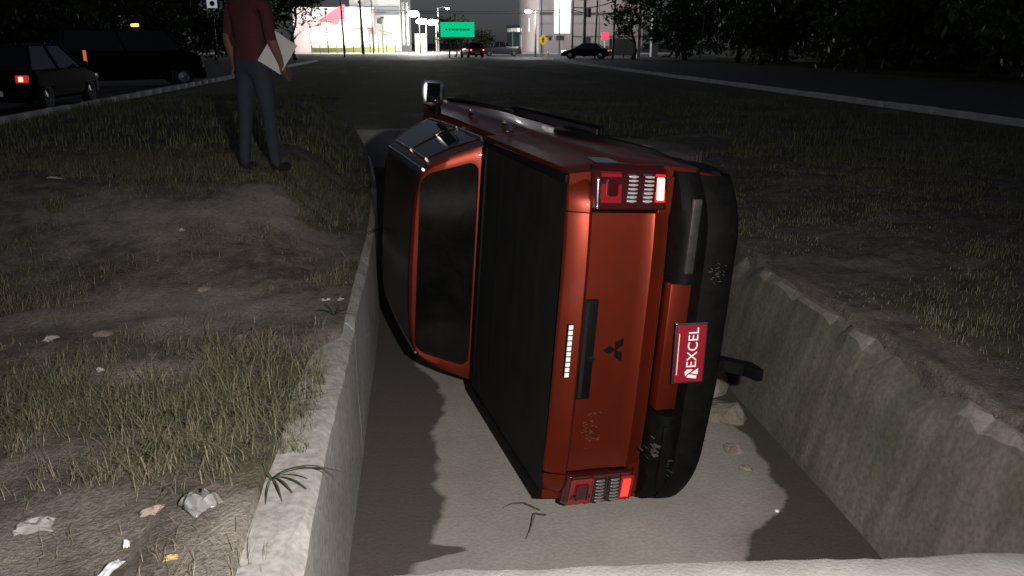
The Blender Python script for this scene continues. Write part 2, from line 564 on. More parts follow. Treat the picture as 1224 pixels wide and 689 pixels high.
def grassiness(x, y):
    """0 bare dirt .. 1 thick grass"""
    n = fbm(x * 0.95 + 4, y * 1.15 + 1, 5)
    n = (n - 0.5) * 3.6 + 0.60
    left = x < 0
    bare = paleness(x, y) * 0.85
    bare = bare + np.exp(-((y - 4.6) / 0.7) ** 2) * ss(-3.6, -1.6, x) * 0.35
    bare = bare + ss(2.62, 2.35, y) * ss(-1.9, -1.2, x) * 0.7
    clump = 0.5 * np.exp(-((x + 0.85) / 0.35) ** 2 - ((y - 3.2) / 0.6) ** 2)
    far = ss(6.4, 8.2, y) * 0.45
    n = np.where(left, n - bare + far + clump, n - 0.34 + ss(4.5, 8.0, y) * 0.25 + ss(3.2, 5.5, x) * 0.3)
    return np.clip(n, 0, 1)


def height(x, y):
    near = ss(60, 18, y) * ss(8.0, 6.5, -x) * ss(10.6, 8.6, x) * ss(-6, -2, y)
    h = (fbm(x * 0.9, y * 0.9, 4) - 0.5) * 0.10 + (fbm(x * 4 + 9, y * 4, 3) - 0.5) * 0.045
    bank = 0.43 * ss(0.55, 1.3, -x) * ss(4.9, 7.2, y) * ss(26, 15, y) * ss(7.6, 5.2, -x)
    damp = np.where(x < 0, ss(0.50, 1.1, -x), ss(2.40, 3.0, x))
    hump = 0.10 * ss(2.6, 4.2, x) * ss(10, 8, x)
    z = (h * (0.25 + 0.75 * damp) + hump) * near + bank + 0.012 * damp
    lip = 0.016 + 0.022 * fbm(x * 7, y * 7, 2)
    zone = ((x > 2.40) & (x < 3.1)) | ((x < -0.44) & (x > -0.95))
    return np.where(zone & (y > 1.9) & (y < 20), np.maximum(z, lip), z)


def build_ground():
    Lc = np.concatenate([[-400, -200, -100, -60, -40, -30, -22, -16, -12, -9.5, -8], np.arange(-7.2, -0.66, 0.06)])
    Rc = np.concatenate([np.arange(2.55, 8.2, 0.065), [8.6, 9.2, 10, 10.8, 11.3, 12, 16, 22, 30, 40, 60, 100, 200, 400]])
    mid = ['eL', -0.432, 0.5, 1.5, 2.415, 'eR']
    cols = list(Lc) + mid + list(Rc)
    rows = np.concatenate([[-60, -30, -15, -8, -4, -2, -1, 0, 0.5], np.arange(1.0, 13.0, 0.06), np.arange(13.0, 15.1, 0.3), [15.12],
                           np.arange(15.5, 25, 0.5), np.arange(25, 60, 3), [60, 70, 85, 100, 130, 170, 230, 320, 450, 700]])
    nr, nc = len(rows), len(cols)
    X = np.zeros((nr, nc)); Z = np.zeros((nr, nc))
    for j, c in enumerate(cols):
        if isinstance(c, str):
            s = edgeL(rows) if c == 'eL' else edgeR(rows)
        else:
            s = np.full(nr, float(c))
        X[:, j] = s + shift(np.minimum(rows, 20)) * np.exp(-((s - 1) / 6) ** 2)
        h = height(s, rows)
        if not isinstance(c, str) and -0.51 < c < 2.42:
            inside = (rows > 1.9) & (rows < CH_END + 0.06)
            h = np.where(inside, -1.25, np.where(rows <= 1.9, -0.32, 0.0))
        elif isinstance(c, str):
            h = np.where(rows <= 1.9, np.minimum(h, 0.0), h + 0.018)
        Z[:, j] = h
    Yg = np.repeat(rows[:, None], nc, 1)
    v = np.stack([X, Yg, Z], 2).reshape(-1, 3)
    i, j = np.meshgrid(np.arange(nr - 1), np.arange(nc - 1), indexing='ij')
    a = (i * nc + j).ravel()
    f = np.stack([a, a + 1, a + nc + 1, a + nc], 1)
    me = bpy.data.meshes.new('ground')
    me.from_pydata(v.tolist(), [], f.tolist())
    me.materials.append(M['ground'])
    at = me.attributes.new('grass', 'FLOAT', 'POINT')
    at.data.foreach_set('value', grassiness(v[:, 0], v[:, 1]))
    at = me.attributes.new('pale', 'FLOAT', 'POINT')
    at.data.foreach_set('value', paleness(v[:, 0], v[:, 1]))
    me.polygons.foreach_set('use_smooth', [True] * len(me.polygons))
    o = bpy.data.objects.new('ground', me); COL.objects.link(o)
    tag(o, kind='structure')


build_ground()

# channel floor, slightly dished
mb = MB()
ys = list(np.arange(1.6, CH_END + 0.01, 0.2))
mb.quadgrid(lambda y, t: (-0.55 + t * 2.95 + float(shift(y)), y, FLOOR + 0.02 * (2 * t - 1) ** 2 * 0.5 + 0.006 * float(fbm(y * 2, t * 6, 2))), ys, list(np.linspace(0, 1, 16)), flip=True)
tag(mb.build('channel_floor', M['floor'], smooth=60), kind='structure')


def channel_wall(name, label, xf_top, xf_bot, xback, m, edge, y0, ycuts, chip):
    root = empty(name, (0, y0, FLOOR), label=label, cat='wall')
    for a, b_ in zip(ycuts[:-1], ycuts[1:]):
        w = MB()
        yy = np.linspace(a + 0.003, b_ - 0.003, max(4, int((b_ - a) / 0.07)))
        sgn = 1 if xback > xf_top else -1

        def pt(y, k):
            sh = float(shift(y))
            n1 = (float(fbm(y * 3, k * 0.7 + xf_top, 3)) - 0.5)
            ch = chip * max(0, float(fbm(y * 2.6 + 31, xf_top, 4)) - 0.45) * 3
            zt = 0.0
            prof = [(xf_bot, FLOOR - 0.1), (xf_bot + (xf_top - xf_bot) * 0.25, FLOOR * 0.75), (xf_bot + (xf_top - xf_bot) * 0.5, FLOOR * 0.5),
                    (xf_bot + (xf_top - xf_bot) * 0.8, FLOOR * 0.2), (xf_top, -0.03 - ch), (xf_top + sgn * (0.025 + ch * 0.9), zt - 0.002 - ch * 0.15),
                    (xback - sgn * 0.08, zt + 0.004), (xback, zt - 0.004), (xback, FLOOR - 0.1)]
            x, z = prof[k]
            wob = 0.014 * n1 if k < 6 else 0
            return (x + wob + sh, y - y0, z - FLOOR + (0.006 * n1 if 3 < k < 7 else 0))
        w.quadgrid(pt, list(yy), list(range(9)))
        w.f.append(list(range(9))); n = len(yy)
        w.f.append([(n - 1) * 9 + k for k in range(9)][::-1])
        o = w.build('wall_panel', m, root, smooth=35)
        o.data.materials.append(edge)
        for p in o.data.polygons:
            if p.center.z - p.normal.z * 0.02 > -0.055 - FLOOR: p.material_index = 1
    return root


channel_wall('channel_wall', 'straight pale concrete wall of the channel beside the littered grass bank', -0.41, -0.405, -0.66, M['wallL'], M['wallL'], 1.95,
             [1.95, 4.45, 6.9, 9.3, 11.8, CH_END], 0.05)
channel_wall('channel_wall', 'battered mossy concrete wall of the channel with a chipped top edge and vertical joint', 2.38, 2.17, 2.72, M['wallR'], M['worn'], 1.95,
             [1.95, 4.02, 6.2, 8.4, 11.0, CH_END], 0.16)

# headwall the photographer stands on: broken front edge
mb = MB()
xs = np.arange(-0.42, 4.6, 0.025)


def hw(x, k):
    e = 2.185 - 0.135 * (x + 0.4) / 2.3 + 0.055 * (float(fbm(x * 3.7, 2.2, 5)) - 0.5) * 2 * (0.3 + float(vnoise(x * 1.3, 7.7)))
    zt = -0.03 + 0.006 * (float(fbm(x * 4, k * 1.0, 2)) - 0.5)
    P = [(-1.5, -0.30), (-1.5, -0.03), (1.2, zt), (e - 0.12, zt), (e - 0.02, zt - 0.002), (e, -0.045), (e - 0.015, -0.16), (e - 0.05, -0.30)]
    y, z = P[k]
    if x < -0.36 and 0 < k < 5: z -= 0.0
    return (x, y, z)


mb.quadgrid(hw, list(xs), list(range(8)))
mb.f.append(list(range(8))); mb.f.append([(len(xs) - 1) * 8 + k for k in range(8)][::-1])
tag(mb.build('culvert_headwall', M['headwall'], smooth=40), 'flat pale concrete slab with a broken edge closing the channel end', 'headwall')
# far culvert face closing the channel
mb = MB().box(-1.6, 2.0, CH_END - 0.05, CH_END + 0.25, FLOOR - 0.1, 0.015, 0.02)
tag(mb.build('culvert_headwall', M['headwall']), 'concrete end wall where the channel dives under ground beyond the truck', 'headwall')

# roads and kerbs
KX = 11.4
mb = MB(); mb.quadgrid(lambda x, y: (x, y, 0.024), [KX + 0.16, 20.0], [-60, 0, 40, 72.0], flip=True)
tag(mb.build('road', M['asphalt']), kind='structure')
mb = MB(); mb.quadgrid(lambda x, y: (x, y, 0.024), [-19.0, -8.15], [-60, 0, 40, 72.0], flip=True)
tag(mb.build('road', M['asphalt']), kind='structure')
mb = MB(); mb.quadgrid(lambda x, y: (x, y, 0.024), [-120, -20, 0, 40, 120.0], [72.004, 90, 108.0], flip=True)
tag(mb.build('street', M['asphalt']), kind='structure')
mb = MB(); mb.quadgrid(lambda x, y: (x, y, 0.03), [-120, -20, 0, 40, 120.0], [108.3, 130, 175.0], flip=True)
tag(mb.build('pavement', M['pave']), kind='structure')


def kerb(x, y0, y1, label):
    root = empty('kerb', (x, y0, 0), label=label, cat='kerb')
    y = 0.0
    k = 0
    shared = []
    for q in range(3):
        w = MB().box(-0.075, 0.075, 0.004, 0.996, -0.1, 0.15, 0.015)
        o = w.build('kerb_stone', M['kerb'], root, smooth=30)
        shared.append(o)
        o.location = (random.uniform(-.008, .008), q * 1.0, random.uniform(-.008, .008))
    n = int(y1 - y0)
    for q in range(3, n):
        o = shared[q % 3].copy(); COL.objects.link(o)
        o.location = (random.uniform(-.012, .012), q * 1.0, random.uniform(-.012, .008))
        o.rotation_euler = (0, random.uniform(-.02, .02), random.uniform(-.006, .006))


kerb(KX, 9.0, 69.0, 'long row of whitewashed kerb stones between the dark verge and the road')
kerb(-8.05, 14.0, 69.0, 'worn kerb stones along the road where the service van is parked')


# ------------------------------------------------------------------ the overturned pickup (own axes: X right, Y forward from the tailgate, Z up)
def interp(pts, t):
    return float(np.interp(t, [p[0] for p in pts], [p[1] for p in pts]))


def build_truck():
    T = empty('pickup_truck', (1.928, 3.809, 0.039),
              label='orange double-cab pickup lying on its side in the concrete channel, tail lamps lit', cat='pickup truck')
    T.rotation_euler = (Matrix.Rotation(0.187, 3, 'Z') @ Matrix.Rotation(0.001, 3, 'X') @ Matrix.Rotation(-PI / 2 + 0.071, 3, 'Y')).to_euler()
    RA, FA, WR = 1.25, 4.25, 0.385

    def hwid(z):
        return interp([(0.40, 0.81), (0.55, 0.865), (0.75, 0.90), (0.95, 0.91), (1.03, 0.905), (1.07, 0.885), (1.2, 0.87), (1.33, 0.855)], z)

    def plan(y):
        p = 0
        if y < 0.18: p += 0.035 * (1 - y / 0.18) ** 2
        if y > 4.25: p += 0.24 * ((y - 4.25) / 0.9) ** 2
        return p

    def side(y, z, s):
        return (s * (hwid(z) - plan(y)), y, z)

    def arch(y, z):
        return min((y - RA) ** 2 + (z - 0.40) ** 2, (y - FA) ** 2 + (z - 0.40) ** 2) > 0.475 ** 2

    def zs(top): return list(np.concatenate([np.linspace(0.46, 1.0, 14), [1.03, 1.05, 1.07], np.linspace(1.1, top, 6)]))

    # body sides
    for s in (1, -1):
        for nm, a, b_, top in (('bed_side', 0.055, 1.50, 1.32), ('rear_door', 1.512, 2.40, 1.25), ('front_door', 2.408, 3.42, 1.24), ('front_fender', 3.428, 4.78, 1.14)):
            w = MB()
            yy = list(np.linspace(a, b_, max(6, int((b_ - a) / 0.045))))
            if nm == 'front_fender':
                fn = lambda y, z: side(y, 0.46 + (z - 0.46) * (interp([(3.4, 1.22), (3.8, 1.16), (4.5, 1.08), (4.8, 1.0)], y) - 0.46) / (1.14 - 0.46), s)
            else:
                fn = lambda y, z: side(y, z, s)
            w.quadgrid(fn, yy, zs(top), keep=arch)
            # returned edges so the panels have thickness
            for e in (yy[0], yy[-1]):
                w.quadgrid(lambda t, z: (fn(e, z)[0] - s * t, e, fn(e, z)[2]), [0, 0.05], zs(top), keep=lambda t, z: arch(e, z))
            w.quadgrid(lambda y, t: (fn(y, top)[0] - s * t, y, fn(y, top)[2]), yy, [0, 0.035, 0.09])
            o = w.build(nm, M['orange'], T, smooth=28)
            if nm.endswith('door'):
                hy = a + 0.16
                h = MB().tube([(s * 0.872, hy, 1.10), (s * 0.915, hy + 0.03, 1.10), (s * 0.918, hy + 0.17, 1.10), (s * 0.872, hy + 0.20, 1.10)], [0.012, 0.016, 0.016, 0.012], 8)
                h.build('door_handle', M['chrome'], o, smooth=50)
        # wheel-arch flares
        for ya in (RA, FA):
            w = MB()
            def fl_(t, k):
                r = [0.455, 0.475, 0.53, 0.54][k]; dx = [-0.05, 0.035, 0.025, -0.02][k]
                y, z = ya + r * math.cos(t), 0.40 + r * math.sin(t)
                return (s * (hwid(min(z, 1.02)) - plan(y) + dx), y, z)
            w.quadgrid(fl_, list(np.linspace(-0.1, PI + 0.1, 29)), [0, 1, 2, 3])
            w.build('wheel_arch_flare', M['black'], T, smooth=50)
        # running board
        w = MB().box(s * 0.80, s * 0.925, 1.78, 3.72, 0.395, 0.43, 0.015) if s > 0 else MB().box(-0.90, -0.78, 1.78, 3.72, 0.385, 0.43, 0.015)
        sb = w.build('running_board', M['black'], T, smooth=40)
        MB().box(min(s * 0.85, s * 0.9), max(s * 0.85, s * 0.9), 1.82, 3.68, 0.432, 0.438).build('step_strip', M['alloy'], sb)
        # wheels
        for ya in (RA, FA):
            x0 = s * (0.60 if s > 0 else 0.60)
            r = empty('wheel', (s * 0.74, ya, WR))
            r.parent = T
            tw = 0.13
            MB().lathe([(-tw * .8, 0.23), (-tw, 0.26), (-tw * 1.02, 0.33), (-tw * .85, 0.372), (-tw * .5, 0.384), (0, WR), (tw * .5, 0.384), (tw * .85, 0.372), (tw * 1.02, 0.33), (tw, 0.26), (tw * .8, 0.23)], 'x', n=40).build('tyre', M['rubber'], r, smooth=50)
            rim = MB().lathe([(-tw * .8, 0.232), (-tw * .2, 0.2), (s * 0.03, 0.2), (s * 0.03, 0.06), (s * 0.06, 0.05), (s * 0.06, 0.001)], 'x', n=24)
            for k in range(6):
                a = k * PI / 3
                rim.tube([(s * 0.07, 0.05 * math.cos(a), 0.05 * math.sin(a)), (s * 0.085, 0.225 * math.cos(a), 0.225 * math.sin(a))], [0.035, 0.028], 6)
            rim.lathe([(s * 0.10, 0.232), (s * 0.105, 0.22), (s * 0.07, 0.205), (s * 0.03, 0.20)], 'x', n=24)
            rim.build('rim', M['alloy'], r, smooth=40)
            t = MB()   # tread blocks
            for k in range(44):
                a = 2 * PI * k / 44
                for xo in (-0.075, -0.0, 0.075):
                    aa = a + (0.07 if xo == 0 else 0)
                    ca, sa = math.cos(aa), math.sin(aa)
                    rot = Matrix.Rotation(aa, 3, 'X')
                    t.box(xo - 0.03, xo + 0.03, 0.375, 0.391, -0.016, 0.016, rot=rot)
            t.build('tread', M['rubber'], r)

    # ---- cab greenhouse: ruled between the rear-window outline and the windscreen outline
    prof = [(0.815, 1.24), (0.79, 1.33), (0.755, 1.43), (0.715, 1.53), (0.672, 1.62), (0.63, 1.678), (0.58, 1.712), (0.50, 1.735), (0.33, 1.752), (0.0, 1.762)]
    prof = prof + [(-x, z) for x, z in prof[:-1][::-1]]
    nP_ = len(prof)
    def yr(z): return 1.512 + (z - 1.24) * 0.20
    def yf(z): return interp([(1.24, 3.62), (1.5, 3.30), (1.62, 3.13), (1.70, 2.98), (1.762, 2.82)], z)
    def shell(u, k):
        i = int(min(max(k, 0), len(prof) - 1.001)); f = k - i
        x = prof[i][0] * (1 - f) + prof[i + 1][0] * f
        z = prof[i][1] * (1 - f) + prof[i + 1][1] * f
        y = yr(z) * (1 - u) + yf(z) * u
        d = 0.02 * max(0, (z - 1.5) / 0.26) * (abs(u - 0.45) / 0.55) ** 2
        x *= 1 - 0.03 * max(0, u - 0.5) * 2 * (1.0)
        return (x, y, z - d)
    w = MB(); w.quadgrid(shell, list(np.linspace(0, 1, 26)), list(np.linspace(0, len(prof) - 1, 73)))
    cab = w.build('cab_shell', M['orange'], T, smooth=40)
    w = MB()
    def roofskin(u, k):
        x, y, z = shell(u, k)
        return (x * 1.004, y, z + 0.004)
    w.quadgrid(roofskin, list(np.linspace(0.03, 0.99, 22)), list(np.linspace(4.6, nP_ - 5.6, 44)))
    tag(w.build('roof_panel', M['roofblack'], T, smooth=50), 'black roof skin')
    # rear cab panel with rounded window opening
    nP = len(prof)
    outer = [shell(0, k) for k in np.linspace(0, nP - 1, 73)]
    outer = [(p[0], p[2]) for p in outer]
    outer += [(-0.815 + 1.63 * t, 1.24) for t in np.linspace(0, 1, 20)[1:-1]]
    cz = 1.53
    def ray_out(th):
        d = (math.cos(th), math.sin(th)); best = 9
        for i in range(len(outer)):
            a, b_ = outer[i], outer[(i + 1) % len(outer)]
            ex, ez = b_[0] - a[0], b_[1] - a[1]
            den = d[0] * ez - d[1] * ex
            if abs(den) < 1e-9: continue
            ax, az = a[0], a[1] - cz
            t = (ax * ez - az * ex) / den
            q = (ax * d[1] - az * d[0]) / den
            if t > 0 and -1e-6 <= q <= 1 + 1e-6: best = min(best, t)
        return (best * d[0], cz + best * d[1])
    def hole(th, g=0.0):
        # rounded trapezoid opening
        z0, z1 = 1.345 - g, 1.706 + g
        d = (math.cos(th), math.sin(th)); lo, hi = 0.01, 1.2
        def inside(t):
            x, z = abs(t * d[0]), cz + t * d[1]
            if z < z0 or z > z1: return False
            w_ = 0.70 - (z - z0) / (z1 - z0) * 0.115 + g
            if x > w_: return False
            rr = 0.075
            for zc_, inz in ((z0 + rr, z < z0 + rr), (z1 - rr, z > z1 - rr)):
                if inz and x > w_ - rr and (x - (w_ - rr)) ** 2 + (z - zc_) ** 2 > rr * rr: return False
            return True
        for _ in range(30):
            m_ = (lo + hi) / 2
            if inside(m_): lo = m_
            else: hi = m_
        return (lo * d[0], cz + lo * d[1])
    ths = sorted(set([2 * PI * k / 140 for k in range(140)] + [math.atan2(z - cz, x) % (2 * PI) for x, z in outer[::3]]))
    n = len(ths)
    w = MB()
    O_ = [ray_out(t) for t in ths]; H_ = [hole(t) for t in ths]
    for (ox, oz), (hx, hz) in zip(O_, H_):
        w.v.append((ox, yr(oz), oz))
        w.v.append((hx * .35 + ox * .65, yr(hz * .35 + oz * .65) - 0.014, hz * .35 + oz * .65))
        w.v.append((hx, yr(hz) - 0.010, hz))
        w.v.append((hx * 0.992, yr(hz) + 0.020, cz + (hz - cz) * 0.985))
    for i in range(n):
        j = (i + 1) % n
        for k in range(3):
            w.f.append([i * 4 + k, j * 4 + k, j * 4 + k + 1, i * 4 + k + 1])
    w.build('cab_rear_panel', M['orange'], cab, smooth=35)
    g = MB()
    for (hx, hz) in H_:
        g.v.append((hx * 0.998, yr(hz) + 0.012, hz))
    g.v.append((0, yr(cz) + 0.008, cz))
    for i in range(n):
        g.f.append([i, (i + 1) % n, n])
    rg = g.build('rear_window', M['rearglass'], T)
    # rear wall of the cab below the window
    MB().box(-0.80, 0.80, 1.49, 1.51, 0.6, 1.245).build('cab_rear_wall', M['orange'], T)
    # side windows, pillars' black film, belt trims
    for s in (1, -1):
        kk = lambda t: t if s > 0 else (nP - 1) - t
        def side_glass(u0, u1, name):
            w = MB()
            def fn(a, t):
                # glass follows the shell, 4 mm proud; corners pulled in
                p = Vector(shell(u0 + (u1 - u0) * a, kk(0.35 + t * 3.9)))
                return (p.x + s * 0.0045, p.y, p.z + 0.002)
            w.quadgrid(fn, list(np.linspace(0, 1, 14)), list(np.linspace(0, 1, 12)))
            return w.build(name, M['glass'], T, smooth=60)
        ga = side_glass(0.13, 0.42, 'rear_side_window')
        gb = side_glass(0.47, 0.93, 'front_side_window')
        for gl, u0, u1 in ((ga, 0.13, 0.42), (gb, 0.47, 0.93)):
            pts = [Vector(shell(u0 + (u1 - u0) * a, kk(0.30))) + Vector((s * 0.007, 0, 0)) for a in np.linspace(0, 1, 8)]
            MB().tube(pts, 0.010, 6).build('belt_trim', M['chrome'], gl, smooth=60)
            pts = [Vector(shell(u0 + (u1 - u0) * a, kk(4.32))) + Vector((s * 0.007, 0, 0)) for a in np.linspace(0, 1, 8)]
            MB().tube(pts, 0.009, 6).build('frame_trim', M['chrome'], gl, smooth=60)
        # drip rail along the roof edge
        pts = [Vector(shell(a, kk(5.3))) + Vector((s * 0.004, 0, 0.004)) for a in np.linspace(0.03, 1.0, 14)]
        MB().tube(pts, 0.009, 6).build('roof_trim', M['chrome'], T, smooth=60)
    # windscreen
    w = MB()
    def wsf(z, t):
        x = (interp([(p[1], p[0]) for p in prof[:10]], z) - 0.06) * (2 * t - 1) * 0.97
        return (x, yf(z) + 0.06 * (1 - (2 * t - 1) ** 2) + 0.004, z)
    w.quadgrid(wsf, list(np.linspace(1.15, 1.715, 10)), list(np.linspace(0, 1, 14)))
    w.build('windscreen', M['glass'], T, smooth=60)
    # bonnet, nose, front bumper, grille, headlamps
    w = MB()
    def bon(y, t):
        x = (0.83 - plan(y) * 0.9) * (2 * t - 1)
        z = interp([(3.4, 1.235), (3.8, 1.19), (4.5, 1.11), (4.85, 1.02), (4.98, 0.93)], y) + 0.035 * (1 - (2 * t - 1) ** 4)
        return (x, y, z)
    w.quadgrid(bon, list(np.linspace(3.42, 4.98, 16)), list(np.linspace(0, 1, 18)))
    w.build('bonnet', M['orange'], T, smooth=50)
    w = MB()
    w.quadgrid(lambda t, k: ((2 * t - 1) * [0.72, 0.78, 0.80, 0.76][k], [4.99, 5.12, 5.12, 5.02][k] - 0.20 * (2 * t - 1) ** 4, [0.72, 0.68, 0.50, 0.40][k]), list(np.linspace(0, 1, 20)), [0, 1, 2, 3])
    w.build('front_bumper', M['orange'], T, smooth=50)
    gr = MB().box(-0.45, 0.45, 4.90, 4.99, 0.70, 0.93, 0.01).build('grille', M['black'], T)
    for z in (0.77, 0.83, 0.89):
        MB().box(-0.44, 0.44, 4.985, 5.0, z - 0.012, z + 0.012, 0.004).build('grille_bar', M['chrome'], gr)
    for s in (1, -1):
        MB().prism([(s * 0.47, 0.76), (s * 0.70, 0.80), (s * 0.72, 0.95), (s * 0.47, 0.92)], 'y', 4.72, 4.95).build('headlamp', M['glass'], T)
    # ---- underbody, frame, axle, springs, exhaust, spare
    MB().box(-0.76, 0.76, 0.10, 4.85, 0.585, 0.62).build('underbody', M['darkmetal'], T)
    for s in (1, -1):
        MB().box(s * 0.48 - 0.045, s * 0.48 + 0.045, 0.02, 4.7, 0.47, 0.584, 0.012).build('frame_rail', M['darkmetal'], T)
        sp = MB()
        for q in range(4):
            l = 0.62 - 0.12 * q
            sp.tube([(s * 0.55, RA - l, 0.46 - 0.0 * q), (s * 0.55, RA - l / 2, 0.36 - 0.016 * q), (s * 0.55, RA, 0.325 - 0.018 * q), (s * 0.55, RA + l / 2, 0.36 - 0.016 * q), (s * 0.55, RA + l, 0.46)], 0.016, 6)
        sp.build('leaf_spring', M['steel'], T)
    MB().lathe([(-0.6, 0.0), (-0.6, 0.05), (-0.16, 0.05), (-0.12, 0.12), (0.0, 0.155), (0.12, 0.12), (0.16, 0.05), (0.6, 0.05), (0.6, 0.0)], 'x', (0, RA, WR), 24).build('rear_axle', M['darkmetal'], T, smooth=50)
    MB().tube([(0, RA, WR + .02), (0, 3.2, 0.5)], 0.045, 10).build('driveshaft', M['steel'], T)
    MB().tube([(0.36, 3.2, 0.45), (0.36, 1.7, 0.47), (0.40, RA, 0.60), (0.36, 0.6, 0.48), (0.42, 0.12, 0.45)], 0.032, 10).build('exhaust_pipe', M['steel'], T, smooth=60)
    spw = MB().lathe([(0.47, 0.18), (0.45, 0.22), (0.44, 0.30), (0.46, 0.345), (0.50, 0.36), (0.55, 0.36), (0.58, 0.30), (0.58, 0.02)], 'z', (0, 0.62, 0), 32)
    spw.build('spare_tyre', M['rubber'], T, smooth=50)
    # tow hitch under the bumper: drop plate and drawbar
    MB().prism([(-0.02, 0.58), (-0.02, 0.40), (-0.09, 0.33), (-0.17, 0.30), (-0.17, 0.265), (-0.06, 0.265), (0.09, 0.42), (0.10, 0.58)], 'x', -0.155, -0.095).build('tow_hitch', M['black'], T)
    MB().box(-0.21, -0.04, 0.0, 0.05, 0.46, 0.58, 0.01).build('hitch_bracket', M['black'], T)

    # ---- bed cover
    w = MB()
    def ton(x, y):
        sag = -0.010 * math.sin(PI * min(max((y - 0.05) / 1.42, 0), 1)) * (1 - (x / 0.8) ** 2)
        bow = 0.004 * sum(math.exp(-((y - yb) / 0.02) ** 2) for yb in (0.37, 0.73, 1.09))
        wr = 0.003 * (float(fbm(x * 5 + 3, y * 7, 3)) - 0.5)
        return (x, y, 1.334 + sag + bow + wr)
    w.quadgrid(ton, list(np.linspace(-0.80, 0.80, 44)), list(np.linspace(0.035, 1.475, 50)))
    tc = w.build('bed_cover', M['vinyl'], T, smooth=60)
    for s in (1, -1):
        MB().box(s * 0.815 - 0.02, s * 0.815 + 0.02, 0.05, 1.475, 1.318, 1.342, 0.006).build('cover_rail', M['black'], tc, smooth=40)
    MB().box(-0.795, 0.795, 1.40, 1.475, 1.30, 1.346, 0.008).build('cover_header', M['black'], tc, smooth=40)

    # ---- tailgate: pressed panel, bright top lip, lower crease
    tp = [(0.050, 1.320), (0.020, 1.334), (0.004, 1.332), (-0.006, 1.324), (-0.040, 1.246), (-0.043, 1.236), (-0.038, 1.226), (-0.020, 1.212), (-0.018, 1.10), (-0.020, 0.96),
          (-0.024, 0.905), (-0.030, 0.892), (-0.026, 0.880), (0.000, 0.835), (0.004, 0.802), (0.03, 0.798)]
    w = MB()
    xsx = list(np.linspace(-0.668, 0.668, 60))
    def tgf(x, k):
        y, z = tp[int(k)]
        return (x, y + 0.022 * (x / 0.65) ** 4 - (0.006 * math.cos(x * 2.2) if 1.0 < z < 1.2 else 0), z)
    w.quadgrid(tgf, xsx, list(range(len(tp))))
    w.quadgrid(lambda t, k: (0.668, tgf(0.668, k)[1] * (1 - t) + 0.05 * t, tp[int(k)][1]), [0, 1], list(range(len(tp))))
    w.quadgrid(lambda t, k: (-0.668, tgf(-0.668, k)[1] * (1 - t) + 0.05 * t, tp[int(k)][1]), [0, 1], list(range(len(tp))))
    tg = w.build('tailgate', M['orange'], T, smooth=32)
    # lip carried over the bed corners
    for s in (1, -1):
        w = MB()
        w.quadgrid(lambda a, k: (s * (0.674 + 0.17 * a - 0.02 * a * a), tp[int(k)][0] + 0.022 + 0.085 * a ** 2.2, tp[int(k)][1] - 0.02 * a ** 3 * (tp[int(k)][1] > 1.3)), list(np.linspace(0, 1, 10)), list(range(0, 8)))
        w.build('bed_corner', M['orange'], T, smooth=40)
        MB().box(min(s * 0.655, s * 0.84), max(s * 0.655, s * 0.84), 0.03, 0.06, 0.79, 0.86, 0.004).build('bed_corner', M['orange'], T)
    # handle recess
    hb = MB().box(-0.255, 0.255, -0.036, -0.005, 1.148, 1.222, 0.006).build('tailgate_handle', M['black'], tg, smooth=40)
    MB().box(-0.245, 0.245, -0.043, -0.033, 1.196, 1.216, 0.003).build('handle_grip', M['vinyl'], hb)
    MB().lathe([(-0.040, 0.001), (-0.040, 0.011), (-0.034, 0.013)], 'y', (-0.045, 0, 1.155), 12).build('key_lock', M['chrome'], hb, smooth=40)
    # high-mounted lamp strip of white cells on the lip
    st = MB().box(-0.135, 0.135, -0.034, -0.014, 1.266, 1.296, 0.002, None, (0, 0, 0)).build('lamp_strip', M['black'], tg)
    wcell = mat('white_reflector', (0.85, 0.85, 0.83), 0.35)
    for k in range(10):
        x = -0.122 + k * 0.0271
        MB().box(x - 0.0105, x + 0.0105, -0.0375, -0.033, 1.270, 1.292, 0.001).build('reflector_cell', wcell, st)
    # three-diamond badge
    bd = empty('badge', (0, -0.034, 1.035)); bd.parent = tg
    for k in range(3):
        a = PI / 2 + k * 2 * PI / 3
        l = 0.036
        d1 = Vector((math.cos(a), math.sin(a))); n1 = Vector((-d1.y, d1.x))
        pts = [d1 * 0.002, d1 * (l * 0.95) + n1 * l * 0.56, d1 * (l * 1.95), d1 * (l * 0.95) - n1 * l * 0.56]
        MB().prism([(p.x, p.y) for p in pts], 'y', -0.006, 0.010).build('badge_diamond', M['glass'], bd)
    # scuffs (scratched paint near the low corner)
    scm = mat('scraped_primer', (0.13, 0.04, 0.034), 0.8)
    sc = MB()
    r_ = random.Random(3)
    for k in range(46):
        x = -0.44 + r_.gauss(0, 0.05); z = 1.12 + r_.gauss(0, 0.022)
        a = r_.uniform(0.9, 1.9); l = r_.uniform(0.003, 0.010); hwd = r_.uniform(0.0005, 0.0012)
        p = Vector((math.cos(a), math.sin(a))) * l; q = Vector((-math.sin(a), math.cos(a))) * hwd
        sc.prism([(x - p.x, z - p.y), (x + q.x, z + q.y), (x + p.x, z + p.y), (x - q.x, z - q.y)], 'y', -0.0265, -0.02)
    tag(sc.build('paint_scuff', scm, tg), 'pale scrape marks in the paint', kind='stuff')

